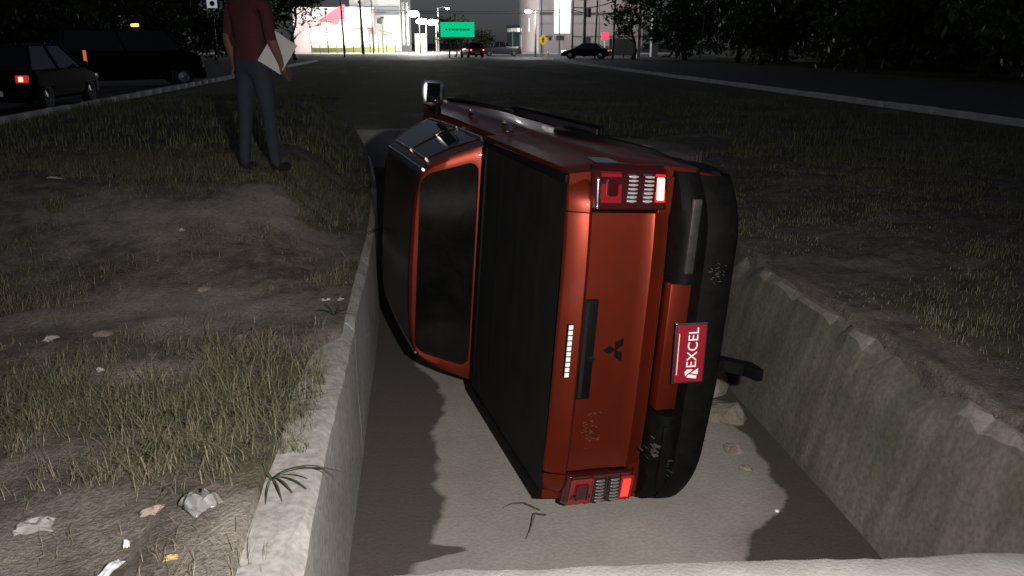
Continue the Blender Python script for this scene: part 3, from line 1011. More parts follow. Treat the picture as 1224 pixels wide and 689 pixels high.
    # ---- tail lamps
    for s in (1, -1):
        hs_ = MB()
        def lampf(a, b_):
            # housing wraps round the corner: a across (inner->outer->side), b vertical
            x = interp([(0, 0.684), (0.15, 0.697), (0.7, 0.865), (0.85, 0.892), (1, 0.896)], a)
            y = interp([(0, 0.0), (0.08, -0.022), (0.6, 0.0), (0.75, 0.025), (0.88, 0.07), (1, 0.24)], a)
            z0, z1 = 0.832 + 0.03 * max(0, a - 0.7), 1.222 - 0.06 * max(0, a - 0.7) / 0.3
            e = min(b_, 1 - b_); y += 0.03 * max(0, 1 - e / 0.06) ** 2 if a < 0.8 else 0
            return (s * x, y, z0 + (z1 - z0) * b_)
        hs_.quadgrid(lampf, list(np.linspace(0, 1, 30)), [0, 0.02, 0.05, 0.1, 0.3, 0.5, 0.7, 0.9, 0.95, 0.98, 1])
        lp = hs_.build('tail_lamp', M['darklens'], T, smooth=45)
        def cell(name, m, x0, x1, z0, z1, proud=0.006, ch=0.006, dy=0.0):
            w = MB()
            def fn(x, z):
                x += 0.024
                y = interp([(0.684, -0.018), (0.824, -0.006), (0.874, 0.02), (0.894, 0.05)], x) - proud + dy
                return y
            bm = bmesh.new(); bmesh.ops.create_cube(bm, size=1)
            for v in bm.verts:
                x = (x0 + x1) / 2 + v.co.x * (x1 - x0); z = (z0 + z1) / 2 + v.co.z * (z1 - z0)
                v.co = Vector((s * (x + 0.024), fn(x, z) + (0.02 if v.co.y > 0 else 0), z))
            bmesh.ops.bevel(bm, geom=bm.edges[:], offset=ch, segments=2, affect='EDGES')
            w.bm(bm)
            return w.build(name, m, lp, smooth=40)
        cell('red_lens', M['redlens'], 0.69, 0.835, 1.075, 1.19)
        cell('red_lens_inner', M['darklens'], 0.725, 0.80, 1.10, 1.155, 0.010)
        for z0, z1 in ((1.000, 1.058), (0.918, 0.976)):
            cell('clear_lens', M['darkmetal'], 0.70, 0.835, z0, z1, 0.004)
            r2 = random.Random(int(z0 * 1000))
            for q in range(7):      # moulded ribs in the clear lens
                x = 0.729 + q * 0.019
                rb = MB().tube([(s * x, -0.018 + 0.05 * max(0, x - 0.8), z0 + 0.006), (s * x, -0.024 + 0.05 * max(0, x - 0.8), (z0 + z1) / 2), (s * x, -0.018 + 0.05 * max(0, x - 0.8), z1 - 0.006)], [0.004, r2.uniform(0.005, 0.008), 0.004], 6)
                tube = rb
                for vi in range(len(rb.v)):
                    pass
                o = rb.build('lens_rib', M['clearrib'] if s > 0 else M['dullrib'], lp, smooth=60)
        cell('lamp_rim', M['litrim'] if s > 0 else M['redlens'], 0.695, 0.835, 0.848, 0.912, 0.004)
        cell('lit_bulb', M['lit'] if s > 0 else M['lit_dim'], 0.71, 0.815, 0.862, 0.898, 0.009, 0.003)

    # ---- rear bumper: black corners and bar, orange centre, grey step pad, plate
    w = MB()
    bp_ = [(0.02, 0.47), (-0.08, 0.475), (-0.125, 0.50), (-0.140, 0.55), (-0.138, 0.62), (-0.125, 0.665), (-0.06, 0.68), (0.03, 0.685)]
    def bar(x, k):
        y, z = bp_[int(k)]
        a = abs(x)
        wrap = 0.10 * max(0, (a - 0.55) / 0.30) ** 2.2
        bent = 0.075 * max(0, (-x - 0.15) / 0.7) ** 1.2 * (1 - k / 7)      # the low end is pushed up
        return (x, y + wrap, z + 0.02 * max(0, (a - 0.5) / 0.35) ** 2 + bent)
    w.quadgrid(bar, list(np.linspace(-0.86, 0.86, 50)), list(range(8)))
    bmp = w.build('rear_bumper', M['black'], T, smooth=45)
    for s in (1, -1):
        w = MB()
        cp = [(0.02, 0.660), (-0.09, 0.665), (-0.118, 0.70), (-0.115, 0.75), (-0.085, 0.785), (0.02, 0.795)]
        def corner(t, k):
            y, z = cp[int(k)]
            x = 0.345 + 0.525 * t
            wrap = 0.10 * max(0, (x - 0.55) / 0.30) ** 2.2
            return (s * x, y + wrap, z)
        w.quadgrid(corner, list(np.linspace(0, 1, 24)), list(range(6)))
        w.f.append([k for k in range(6)])
        # side return towards the wheel arch
        w.quadgrid(lambda t, k: (s * (0.868 + 0.012 * math.sin(t * PI)), 0.06 + 0.42 * t, 0.50 + (0.795 - 0.50) * k), list(np.linspace(0, 1, 8)), [0, 0.3, 0.6, 1])
        c_ = w.build('bumper_corner', M['black'], bmp, smooth=45)
        pm = mat('step_pad_grey', (0.016, 0.016, 0.016), 0.5, noise=(0.04, 0.04, 0.038), nscale=14)
        MB().box(min(s * .40, s * .76), max(s * .40, s * .76), -0.123, -0.10, 0.715, 0.762, 0.006).build('step_pad', pm if s > 0 else M['black'], c_, smooth=40)
    MB().box(-0.335, 0.335, -0.060, 0.02, 0.640, 0.790, 0.012).build('bumper_centre', M['orange'], bmp, smooth=40)
    scm2 = mat('scraped_plastic', (0.085, 0.082, 0.078), 0.8)
    for cx, cz_, nn, seed in ((0.40, 0.60, 26, 5), (-0.52, 0.79, 22, 8), (-0.62, 0.70, 12, 9)):
        sc = MB(); r_ = random.Random(seed)
        for k in range(nn):
            x = cx + r_.gauss(0, 0.028); z = cz_ + r_.gauss(0, 0.02)
            a = r_.uniform(0.9, 1.9); l = r_.uniform(0.003, 0.012); hwd = r_.uniform(0.0006, 0.0016)
            p = Vector((math.cos(a), math.sin(a))) * l; q = Vector((-math.sin(a), math.cos(a))) * hwd
            yy_ = -0.1415 if cz_ < 0.68 else -0.119
            sc.prism([(x - p.x, z - p.y), (x + q.x, z + q.y), (x + p.x, z + p.y), (x - q.x, z - q.y)], 'y', yy_, yy_ + 0.03)
        tag(sc.build('scrape', scm2, bmp), kind='stuff')
    # number plate, tipped a little
    pl = empty('number_plate', (0.005, -0.150, 0.690)); pl.parent = T
    pl.rotation_euler = (R(-6), R(-3.0), 0); pl.scale = (0.9, 0.9, 0.9)
    MB().box(-0.165, 0.165, -0.004, 0.004, -0.082, 0.082, 0.003).build('plate_sheet', M['plate'], pl)
    MB().box(-0.175, 0.175, 0.004, 0.012, -0.092, 0.092, 0.004).build('plate_frame', M['alloy'], pl)
    MB().box(-0.06, 0.06, 0.012, 0.06, -0.04, 0.04).build('plate_bracket', M['black'], pl)
    text_part('plate_text', 'EXCEL', 0.082, M['white'], pl, (0.035, -0.006, -0.012), (PI / 2, 0, 0), 0.001, 0.98)
    lg = MB()
    lg.prism([(-0.146, -0.045), (-0.128, -0.045), (-0.118, 0.0), (-0.136, 0.012)], 'y', -0.0065, -0.003)
    lg.prism([(-0.122, -0.052), (-0.086, -0.052), (-0.112, -0.012)], 'y', -0.0065, -0.003)
    lg.prism([(-0.130, 0.018), (-0.112, 0.006), (-0.104, -0.010), (-0.090, -0.020), (-0.090, 0.012), (-0.106, 0.026)], 'y', -0.0065, -0.003)
    lg.build('plate_logo', M['white'], pl)
    MB().box(-0.12, 0.12, -0.0055, -0.003, 0.0695, 0.0735).build('plate_small_print', M['white'], pl)

    # ---- right door mirror (chrome cap) stands up into the air
    mr = empty('door_mirror', (0.86, 3.30, 1.235)); mr.parent = T
    bm = bmesh.new(); bmesh.ops.create_uvsphere(bm, u_segments=20, v_segments=12, radius=1)
    for v in bm.verts:
        q = v.co.copy()
        p = [math.copysign(abs(c) ** 0.62, c) for c in q]
        v.co = Vector((0.155 + 0.115 * p[0], 0.035 + 0.065 * p[1] * (1.0 if q.y > 0 else 0.35), 0.045 + 0.095 * p[2]))
    w = MB(); w.bm(bm)
    w.build('mirror_housing', M['chrome'], mr, smooth=60)
    MB().box(0.075, 0.235, 0.004, 0.0105, -0.012, 0.10, 0.003).build('mirror_glass', M['glass'], mr)
    MB().tube([(-0.02, 0.03, 0.0), (0.07, 0.03, 0.0)], [0.035, 0.028], 8).build('mirror_arm', M['black'], mr)
    # roof aerial
    MB().tube([(0, 2.75, 1.755), (0, 2.62, 1.84), (0, 2.5, 1.90)], [0.008, 0.004, 0.003], 6).build('aerial', M['black'], T)
    return T


truck = build_truck()


# ------------------------------------------------------------------ vegetation on the banks
def sow(name, n, xr, yr_, hmin, hmax, wid, seed, thr=0.18, lean=0.6, label=None, dry=0.45):
    r = np.random.default_rng(seed)
    x = r.uniform(*xr, n); y = yr_[0] + (yr_[1] - yr_[0]) * r.random(n) ** 1.3
    g = grassiness(x, y)
    keep = (r.random(n) < np.clip((g - thr) * 1.3, 0.012, 1)) & ((x < -0.47) | (x > 2.43))
    tuft = fbm(x * 5.0, y * 5.0, 3)
    keep &= (tuft > 0.53) | (r.random(n) < 0.2)
    keep &= (np.hypot(x + 0.50, y - 2.66) > 0.2)
    x, y, g = x[keep], y[keep], g[keep]
    s = x
    z = height(s, y) - 0.004
    # near the channel lip the sheet follows the bend of the wall
    xs_ = s + shift(np.minimum(y, 20)) * np.exp(-((s - 1) / 6) ** 2)
    n = len(x)
    h = r.uniform(hmin, hmax, n) * (0.45 + 0.7 * g) * (0.6 + 0.9 * fbm(x * 2.5 + 70, y * 2.5, 2))
    a = r.uniform(0, 2 * PI, n); ln = r.uniform(0.15, 1, n) * lean * h
    dx, dy = np.cos(a), np.sin(a)
    wv = wid * r.uniform(0.6, 1.3, n)
    px, py = -dy * wv, dx * wv
    V = np.zeros((n, 5, 3))
    V[:, 0] = np.stack([xs_ - px, y - py, z], 1); V[:, 1] = np.stack([xs_ + px, y + py, z], 1)
    mx, my = xs_ + dx * ln * 0.35, y + dy * ln * 0.35
    V[:, 2] = np.stack([mx + px * .8, my + py * .8, z + h * 0.62], 1); V[:, 3] = np.stack([mx - px * .8, my - py * .8, z + h * 0.62], 1)
    V[:, 4] = np.stack([xs_ + dx * ln * 1.15, y + dy * ln * 1.15, z + h * (0.95 - 0.25 * r.random(n))], 1)
    base = (np.arange(n) * 5)[:, None]
    q = (base + np.array([[0, 1, 2, 3]])).tolist(); t = (base + np.array([[3, 2, 4]])).tolist()
    me = bpy.data.meshes.new(name)
    me.from_pydata(V.reshape(-1, 3).tolist(), [], q + t)
    me.materials.append(M['blade'])
    green = np.array([0.115, 0.135, 0.06]); straw = np.array([0.25, 0.215, 0.15])
    k = np.clip(r.normal(dry, 0.3, n) - (g - 0.5) * 0.5, 0, 1)[:, None]
    c = (green * (1 - k) + straw * k) * r.uniform(0.65, 1.25, (n, 1))
    c4 = np.ones((n, 5, 4)); c4[:, :, :3] = c[:, None, :]
    at = me.color_attributes.new('tint', 'FLOAT_COLOR', 'POINT')
    at.data.foreach_set('color', c4.ravel())
    o = bpy.data.objects.new(name, me); COL.objects.link(o)
    tag(o, label, 'grass', kind='stuff')


sow('grass', 330000, (-6.8, -0.46), (1.7, 9.5), 0.015, 0.062, 0.0016, 11, thr=0.14, lean=1.3, label='short patchy grass and straw on the littered left bank', dry=0.5)
sow('grass', 110000, (-4.5, -0.5), (1.7, 8.0), 0.05, 0.13, 0.0013, 15, thr=-0.1, lean=2.6, label='fallen straw strewn over the left bank dirt', dry=0.95)
sow('grass', 230000, (2.44, 9.5), (1.7, 11.0), 0.015, 0.06, 0.0018, 12, thr=0.06, lean=1.0, label='thin dry grass on the slope above the mossy channel wall', dry=0.7)
sow('grass', 60000, (-7.4, 10.8), (9.0, 24.0), 0.05, 0.14, 0.005, 13, thr=0.0, label='rough dark grass of the median beyond the truck', dry=0.35)


def leaf_plant(name, label, cat, loc, leaves, m, stem=None):
    root = empty(name, loc, label=label, cat=cat)
    r = random.Random(5)
    for (az, el, ln, droop, wd) in leaves:
        d = Vector((math.cos(az), math.sin(az), 0))
        p = Vector((0, 0, 0)); pts = []
        e = el
        n = 9
        for k in range(n + 1):
            pts.append(p.copy())
            p = p + (d * math.cos(e) + Vector((0, 0, 1)) * math.sin(e)) * (ln / n)
            e -= droop / n
        side_ = Vector((-d.y, d.x, 0))
        w = MB()
        for k, q in enumerate(pts):
            t = k / n
            ww = wd * (0.35 + 1.3 * t) if t < 0.4 else wd * 0.87 * (1 - ((t - 0.4) / 0.6) ** 1.7)
            ww = max(ww, 0.0006)
            w.v += [tuple(q - side_ * ww + Vector((0, 0, ww * .5))), tuple(q), tuple(q + side_ * ww + Vector((0, 0, ww * .5)))]
        for k in range(n):
            for j in range(2):
                w.f.append([k * 3 + j, k * 3 + j + 1, (k + 1) * 3 + j + 1, (k + 1) * 3 + j])
        w.build('leaf', m, root, smooth=60, normals=False)
    if stem:
        MB().tube(stem, [0.006] * (len(stem) - 1) + [0.003], 6).build('stem', m, root)
    return root


lm = mat('strap_leaf', (0.028, 0.04, 0.016), 0.5, noise=(0.06, 0.065, 0.03), nscale=20)
leaf_plant('leafy_weed', 'long-leaved weed arching over the pale channel wall', 'weed', (-0.58, 2.71, 0.012),
           [(0.10, 0.35, 0.30, 1.0, 0.006), (0.0, 0.30, 0.20, 1.5, 0.005), (-0.5, 0.35, 0.25, 1.7, 0.006), (-0.85, 0.35, 0.20, 1.6, 0.006), (-1.2, 0.35, 0.22, 1.3, 0.004),
            (0.35, 0.4, 0.26, 1.3, 0.004), (2.9, 0.5, 0.12, 1.2, 0.004), (-1.55, 0.3, 0.24, 1.2, 0.003), (0.2, 0.45, 0.33, 2.0, 0.005)], lm,
           [(0, 0, -0.01), (-0.02, 0.01, 0.02), (-0.03, 0.02, 0.05)])
for (loc, k, lab) in (((-0.62, 3.35, 0.0), 1, 'grass clump beside the apron slab, just beyond the weed'), ((-0.52, 4.5, 0.01), 2, 'grass clump at the far end of the apron slab'),
                      ((-1.05, 2.9, 0.0), 3, 'grass clump behind the clear plastic bag')):
    r = random.Random(k)
    leaf_plant('grass_clump', lab, 'grass clump', loc,
               [(r.uniform(0, 6.28), r.uniform(0.6, 1.3), r.uniform(0.09, 0.18), r.uniform(0.5, 1.6), 0.004) for _ in range(16)], lm)
# twigs hanging under the low bed rail
for (pts, lab) in (([(0.58, 3.74, -0.86), (0.50, 3.78, -0.835), (0.44, 3.80, -0.845), (0.385, 3.79, -0.862)], 'forked dark twig caught under the low side of the bed'),
                   ([(0.60, 3.66, -0.84), (0.535, 3.62, -0.80), (0.50, 3.55, -0.85), (0.47, 3.50, -0.868)], 'thin hooked twig drooping onto the channel floor by the low tail lamp')):
    tag(MB().tube(pts, [0.005, 0.004, 0.003, 0.0015], 5).build('twig', M['bark']), lab, 'twig')


# ------------------------------------------------------------------ litter and stones
def lump(name, label, cat, loc, size, m, seed, rough=0.35, flat=1.0, sub=3, parent=None):
    r = random.Random(seed)
    bm = bmesh.new(); bmesh.ops.create_icosphere(bm, subdivisions=sub, radius=1)
    off = (r.uniform(0, 50), r.uniform(0, 50))
    for v in bm.verts:
        c = v.co
        n = float(fbm(c.x * 1.3 + off[0] + c.z, c.y * 1.3 + off[1] - c.z * 0.7, 4)) - 0.5
        c *= 1 + n * rough * 2
        q = 0.35
        v.co = Vector((c.x * size[0], c.y * size[1], c.z * size[2] * flat))
    lo = min(v.co.z for v in bm.verts)
    for v in bm.verts: v.co.z = max(v.co.z, lo * 0.45)
    w = MB(); w.bm(bm)
    o = w.build(name, m, parent, smooth=12)
    o.location = loc; o.rotation_euler = (0, 0, r.uniform(0, 6))
    return tag(o, label, cat)


def crumple(name, label, cat, loc, sx, sy, hgt, m, seed, rz=0.0):
    """a crumpled sheet lying on the ground"""
    w = MB(); r = random.Random(seed); ox, oy = r.uniform(0, 60), r.uniform(0, 60)
    n = 15
    def fn(a, b_):
        x, y = (a - .5) * sx, (b_ - .5) * sy
        k = 1 + 0.5 * (float(fbm(a * 2.2 + ox, b_ * 2.2 + oy, 3)) - 0.5)
        ridge = abs(float(vnoise(a * 4.3 + ox, b_ * 4.3 + oy)) - 0.5) * 2
        return (x * k + 0.1 * sx * (float(vnoise(b_ * 5 + ox, a)) - .5), y * k + 0.1 * sy * (float(vnoise(a * 5 + oy, b_)) - .5), hgt * (1 - ridge) * (1 - (2 * a - 1) ** 4 * .7) * (1 - (2 * b_ - 1) ** 4 * .7) + 0.006)
    w.quadgrid(fn, list(np.linspace(0, 1, n)), list(np.linspace(0, 1, n)))
    o = w.build(name, m, None, smooth=20)
    o.location = loc; o.rotation_euler = (0, 0, rz)
    sm = o.modifiers.new('thickness', 'SOLIDIFY'); sm.thickness = 0.0015
    return tag(o, label, cat)


def gz(x, y): return float(height(np.array([x]), np.array([y]))[0])


plastic = mat('thin_plastic', (0.36, 0.355, 0.34), 0.25, noise=(0.24, 0.235, 0.22), nscale=14, trans=0.25)
paper = mat('dirty_paper', (0.42, 0.40, 0.37), 0.7, noise=(0.27, 0.25, 0.22), nscale=12)
foil = mat('foil', (0.92, 0.92, 0.92), 0.4, 0.35)
yel = mat('yellow_wrapper', (0.42, 0.29, 0.07), 0.5)
x, y = -0.79, 2.52; crumple('plastic_bag', 'crumpled clear plastic bag on bare dirt beside the slab', 'plastic bag', (x, y, gz(x, y)), 0.11, 0.12, 0.05, plastic, 3, 0.9)
x, y = -1.33, 2.52; crumple('plastic_bag', 'flattened pale plastic bag among the grass', 'plastic bag', (x, y, gz(x, y)), 0.12, 0.09, 0.025, paper, 9, 0.2)
x, y = -0.95, 2.55; crumple('paper_scrap', 'torn pinkish paper scrap next to the clear bag', 'scrap', (x, y, gz(x, y)), 0.10, 0.05, 0.02, mat('pink_paper', (0.33, 0.25, 0.22), 0.7), 5, 0.3)
x, y = -0.99, 2.24; crumple('foil_scrap', 'shiny crumpled foil strip glinting on the dirt', 'foil', (x, y, gz(x, y)), 0.035, 0.10, 0.02, foil, 6, -0.3)
x, y = -0.985, 2.37; crumple('foil_scrap', 'small bright foil ball above the foil strip', 'foil', (x, y, gz(x, y)), 0.022, 0.035, 0.02, foil, 16, 0.3)
x, y = -0.80, 2.215; crumple('wrapper', 'faded yellow wrapper on the dirt', 'wrapper', (x, y, gz(x, y)), 0.045, 0.025, 0.012, yel, 7, 0.2)
labs = ['white paper scrap by the far bare patch', 'small white paper scrap in the left grass', 'tiny white bottle cap on the bare strip', 'white scrap at the edge of the apron slab', 'white scrap on the apron slab end',
        'pale scrap beside the pale dirt patch', 'white crumb of paper deep in the left bank grass', 'bent straw-coloured stick of plastic in the grass']
for k, ((x, y, sx, sy)) in enumerate([(-1.38, 7.3, 0.05, 0.04), (-1.99, 4.28, 0.08, 0.05), (-1.55, 3.75, 0.035, 0.03), (-0.60, 4.79, 0.06, 0.04), (-0.51, 4.78, 0.05, 0.04),
                                      (-1.76, 6.0, 0.05, 0.04), (-2.95, 8.3, 0.05, 0.04), (-3.05, 7.1, 0.015, 0.13)]):
    crumple('litter_scrap', labs[k], 'scrap', (x, y, gz(x, y)), sx, sy, 0.02, paper, 20 + k, k * 1.1)

pr = [(-1.75, 4.35, .05, .035, 'small rough stone on the pale worn strip'), (-0.98, 4.15, .035, .03, 'pebble beside the apron slab grass'),
      (-2.1, 3.1, .03, .035, 'brown pebble in the left grass'), (-1.4, 5.1, .05, .035, 'low stone beyond the pale worn strip')]
for k, (x, y, a, b_, lab) in enumerate(pr):
    lump('stone', lab, 'stone', (x, y, gz(x, y) + 0.004), (a, b_, 0.02), M['stone'], 40 + k, 0.3)
lump('concrete_chunk', 'yellowish broken concrete chunk under the tow hitch', 'rubble', (1.98, 4.72, FLOOR + 0.03), (0.15, 0.13, 0.10), M['stone'], 61, 0.75, sub=2)
lump('concrete_chunk', 'tan rubble chunk against the mossy wall above the tow hitch', 'rubble', (2.05, 5.25, FLOOR + 0.05), (0.15, 0.2, 0.15), M['stone'], 62, 0.7, sub=2)
lump('concrete_chunk', 'small pale rubble chip at the head of the wet stain', 'rubble', (1.86, 4.27, FLOOR + 0.02), (0.06, 0.05, 0.035), M['stone'], 63, 0.4)
lump('concrete_chunk', 'pale chip beside the damp corner near the headwall', 'rubble', (1.86, 4.05, FLOOR + 0.012), (0.04, 0.025, 0.02), M['stone'], 64, 0.4)
tag(lump('bottle_cap', 'shiny bottle cap on the wet stain', 'bottle cap', (1.85, 3.60, FLOOR + 0.012), (0.014, 0.014, 0.010), foil, 65, 0.1, sub=2), None)

# ------------------------------------------------------------------ trees
def make_tree(name, label, loc, H, crown_r, crown_z0, nleaf, lsize, seed, m='leaf', trunk_r=0.2, group=None, paint=False):
    r = random.Random(seed)
    root = empty(name, loc, r.uniform(0, 6.28), label, 'tree', group)
    w = MB()
    tops = []
    n = 8
    pts = [Vector((0.25 * math.sin(k * 1.1 + seed), 0.2 * math.cos(k * 0.9 + seed * 2), H * 0.8 * k / n)) * (1 if k else 0) for k in range(n + 1)]
    w.tube(pts, [trunk_r * (1.35 if k == 0 else 1 - 0.8 * k / n) for k in range(n + 1)], 9)
    for b_ in range(11):
        k = r.randint(2, n - 1)
        a = r.uniform(0, 2 * PI); l = crown_r * r.uniform(0.55, 1.0)
        p0 = pts[k]
        p1 = p0 + Vector((math.cos(a) * l * .5, math.sin(a) * l * .5, l * 0.25))
        p2 = p0 + Vector((math.cos(a + .2) * l, math.sin(a + .2) * l, l * r.uniform(0.1, 0.6)))
        w.tube([p0, p1, p2], [trunk_r * .4, trunk_r * .22, trunk_r * .06], 6)
        tops += [p1, p2, (p1 + p2) / 2]
    w.build('trunk', M['bark'], root, smooth=60)
    # crown: leaf sprays gathered in clumps through the volume
    g = np.random.default_rng(seed)
    nc = 46
    cl = []
    zc = (crown_z0 + H) / 2
    for _ in range(nc):
        d = g.normal(size=3); d /= np.linalg.norm(d)
        q = g.random() ** 0.4
        cl.append([d[0] * crown_r * q, d[1] * crown_r * q, zc + d[2] * (H - crown_z0) / 2 * q])
    cl = np.array(cl + [list(t) for t in tops if t.z > crown_z0])
    ci = g.integers(0, len(cl), nleaf)
    P = cl[ci] + g.normal(size=(nleaf, 3)) * np.array([1, 1, 0.75]) * crown_r * 0.15
    P[:, 2] = np.maximum(P[:, 2], crown_z0 * 0.6)
    A = g.normal(size=(nleaf, 3)); A /= np.linalg.norm(A, axis=1)[:, None]
    B = np.cross(A, g.normal(size=(nleaf, 3))); B /= np.linalg.norm(B, axis=1)[:, None]
    s = lsize * g.uniform(0.5, 1.3, (nleaf, 1))
    V = np.stack([P - A * s, P + B * s * .45, P + A * s, P - B * s * .45], 1).reshape(-1, 3)
    F = (np.arange(nleaf) * 4)[:, None] + np.arange(4)
    me = bpy.data.meshes.new('crown'); me.from_pydata(V.tolist(), [], F.tolist()); me.materials.append(M[m])
    o = bpy.data.objects.new('crown', me); COL.objects.link(o); o.parent = root
    return root


G_R = 'dark trees along the far side of the right road'
protoR = None
spotsR = [(23.5, 29), (25.5, 35), (23.0, 41), (25.5, 48), (23.5, 55), (25.0, 63), (23.0, 70), (27.5, 32), (28.5, 42), (28.5, 52), (28.5, 62)]
for k, (x, y) in enumerate(spotsR):
    if k < 2:
        o = make_tree('roadside_tree', 'dark bushy tree in the unlit row beyond the whitewashed kerb', (x, y, 0), 7.5 + k, 3.3, 0.5, 5200, 0.24, 200 + k, 'leaf', 0.2, G_R)
        if k == 0: protoR = [o]
        else: protoR.append(o)
    else:
        o = copy_tree(protoR[k % 2]); o.location = (x, y, 0); o.rotation_euler = (0, 0, k * 1.3); q = 0.9 + 0.07 * (k % 4); o.scale = (q, q, q)
G_L = 'dark trees behind the road with the parked vehicles'
spotsL = [(-20.5, 36), (-22.5, 43), (-20.0, 50), (-22.0, 58), (-20.5, 67), (-17.2, 75), (-25.5, 48), (-27.0, 62), (-25, 72), (-22, 78)]
for k, (x, y) in enumerate(spotsL):
    o = copy_tree(protoR[(k + 1) % 2]); o.location = (x, y, 0); o.rotation_euler = (0, 0, k * 2.1); q = 0.85 + 0.09 * (k % 3); o.scale = (q, q, q)
    for t in [o]:
        tag(t, 'dark bushy tree in the unlit row behind the parked vehicles', 'tree', G_L)
make_tree('street_tree', 'open-crowned tree in silhouette before the pink gabled shop', (bx(352, 74), 74, 0), 7.5, 2.6, 2.6, 1900, 0.2, 301, 'leaf', 0.14)
make_tree('street_tree', 'leaning street tree in silhouette before the grey warehouse, beside a white pillar', (bx(757, 74), 74, 0), 7.2, 2.2, 3.0, 1500, 0.2, 302, 'leaf', 0.16)
make_tree('small_tree', 'pale leafy tree right behind the green road sign', (bx(544, 88), 88, 0), 4.2, 1.9, 0.6, 1700, 0.16, 303, 'leaf_warm', 0.08)
make_tree('small_tree', 'low leafy tree between the green sign and the dark pickup', (bx(575, 98), 98, 0), 3.0, 1.6, 0.3, 1500, 0.16, 304, 'leaf_warm', 0.08)
make_tree('small_tree', 'drooping young tree before the low white-topped wall', (bx(746, 82), 82, 0), 3.6, 0.9, 1.9, 500, 0.17, 305, 'leaf', 0.05)

# boundary wall behind the right-hand trees, dark hill of roofs far away
tag(MB().box(31.0, 31.3, 20, 84, 0, 4.5, 0.02).build('boundary_wall', mat('dark_render', (0.035, 0.035, 0.035), 0.9)), 'tall dark boundary wall behind the unlit row of trees', 'wall')
tag(MB().box(-31.3, -31.0, 20, 84, 0, 4.5, 0.02).build('boundary_wall', mat('dark_render_b', (0.035, 0.035, 0.033), 0.9)), 'tall dark wall behind the trees over the parked vehicles', 'wall')


# ------------------------------------------------------------------ lit street in the background
def point(name, loc, power, color=(1, 0.97, 0.92), parent=None, size=0.15):
    d = bpy.data.lights.new(name, 'POINT'); d.energy = power; d.color = color; d.shadow_soft_size = size
    o = bpy.data.objects.new(name, d); COL.objects.link(o); o.location = loc; o.parent = parent
    return o


lampglow = mat('lamp_lens', (1, 1, 1), 0.3, emit=(1.0, 0.98, 0.95), estr=90)
lampcool = mat('lamp_lens_cool', (1, 1, 1), 0.3, emit=(0.92, 0.97, 1.0), estr=60)


def street_lamp(label, u, v, Y, power, arm=1.2, cool=False, group=None, size=0.55):
    X = bx(u, Y); z = bz(v, Y, u)
    t = empty('street_lamp', (X, Y, 0), label=label, cat='street lamp', group=group)
    MB().tube([(arm, 0, 0), (arm, 0, z * 0.6), (arm, 0, z + 0.1)], [0.11, 0.085, 0.06], 10).build('pole', M['concpole'], t, smooth=60)
    MB().tube([(arm, 0, z + 0.05), (arm * 0.5, 0, z + 0.22), (0.2, 0, z + 0.16)], 0.035, 8).build('arm', M['alloy'], t, smooth=60)
    MB().box(-size * 0.6, size * 0.6, -0.16, 0.16, z + 0.06, z + 0.2, 0.05).build('lamp_head', M['alloy'], t, smooth=40)
    bm = bmesh.new(); bmesh.ops.create_uvsphere(bm, u_segments=14, v_segments=8, radius=1)
    for q in bm.verts: q.co = Vector((q.co.x * size * 0.55, q.co.y * 0.2, z + 0.0 + q.co.z * 0.26 * size))
    w = MB(); w.bm(bm)
    w.build('lamp_lens', lampcool if cool else lampglow, t, smooth=60)
    point('lamp_light', (0, -0.35, z - 0.35), power, (0.93, 0.97, 1) if cool else (1, 0.96, 0.9), t)
    return t


street_lamp('twin-armed lamp glowing over the filling station forecourt', 631, 14, 87, 1100, 0.8, True, size=0.7)
street_lamp('bright lamp set just above and behind the forecourt lamp', 640, 8, 126, 2200, 0.9, True, size=1.0)
street_lamp('single lamp hanging over the green road sign', 536, 11, 120, 1300, -1.4, True, size=0.5)
street_lamp('first lamp of the glaring cluster, beside the grey tower', 495, 17, 112, 3600, 0.8, size=1.5)
street_lamp('middle lamp of the glaring cluster over the white kiosk', 505, 26, 120, 3600, 0.6, size=1.5)
street_lamp('last lamp of the glaring cluster, nearest the green sign', 517, 27, 126, 3600, 0.6, size=1.5)

lit_white = mat('backlit_white_panel', (0.85, 0.85, 0.85), 0.6, emit=(0.95, 1.0, 1.0), estr=1.6)
lit_pink = mat('backlit_red_sign', (0.6, 0.05, 0.08), 0.6, emit=(1.0, 0.05, 0.12), estr=0.9)
lit_win = mat('lit_window', (0.8, 0.75, 0.6), 0.5, emit=(1.0, 0.93, 0.8), estr=1.8)
pinkwall = mat('pale_pink_wall', (0.72, 0.58, 0.58), 0.8, noise=(0.64, 0.52, 0.52), nscale=0.8)
redroof = mat('red_awning', (0.42, 0.05, 0.08), 0.7)
roofgrey = mat('grey_roof', (0.14, 0.12, 0.12), 0.8)
glassteal = mat('teal_glass', (0.05, 0.11, 0.12), 0.2)
darkwin = mat('dark_window', (0.05, 0.05, 0.06), 0.2)


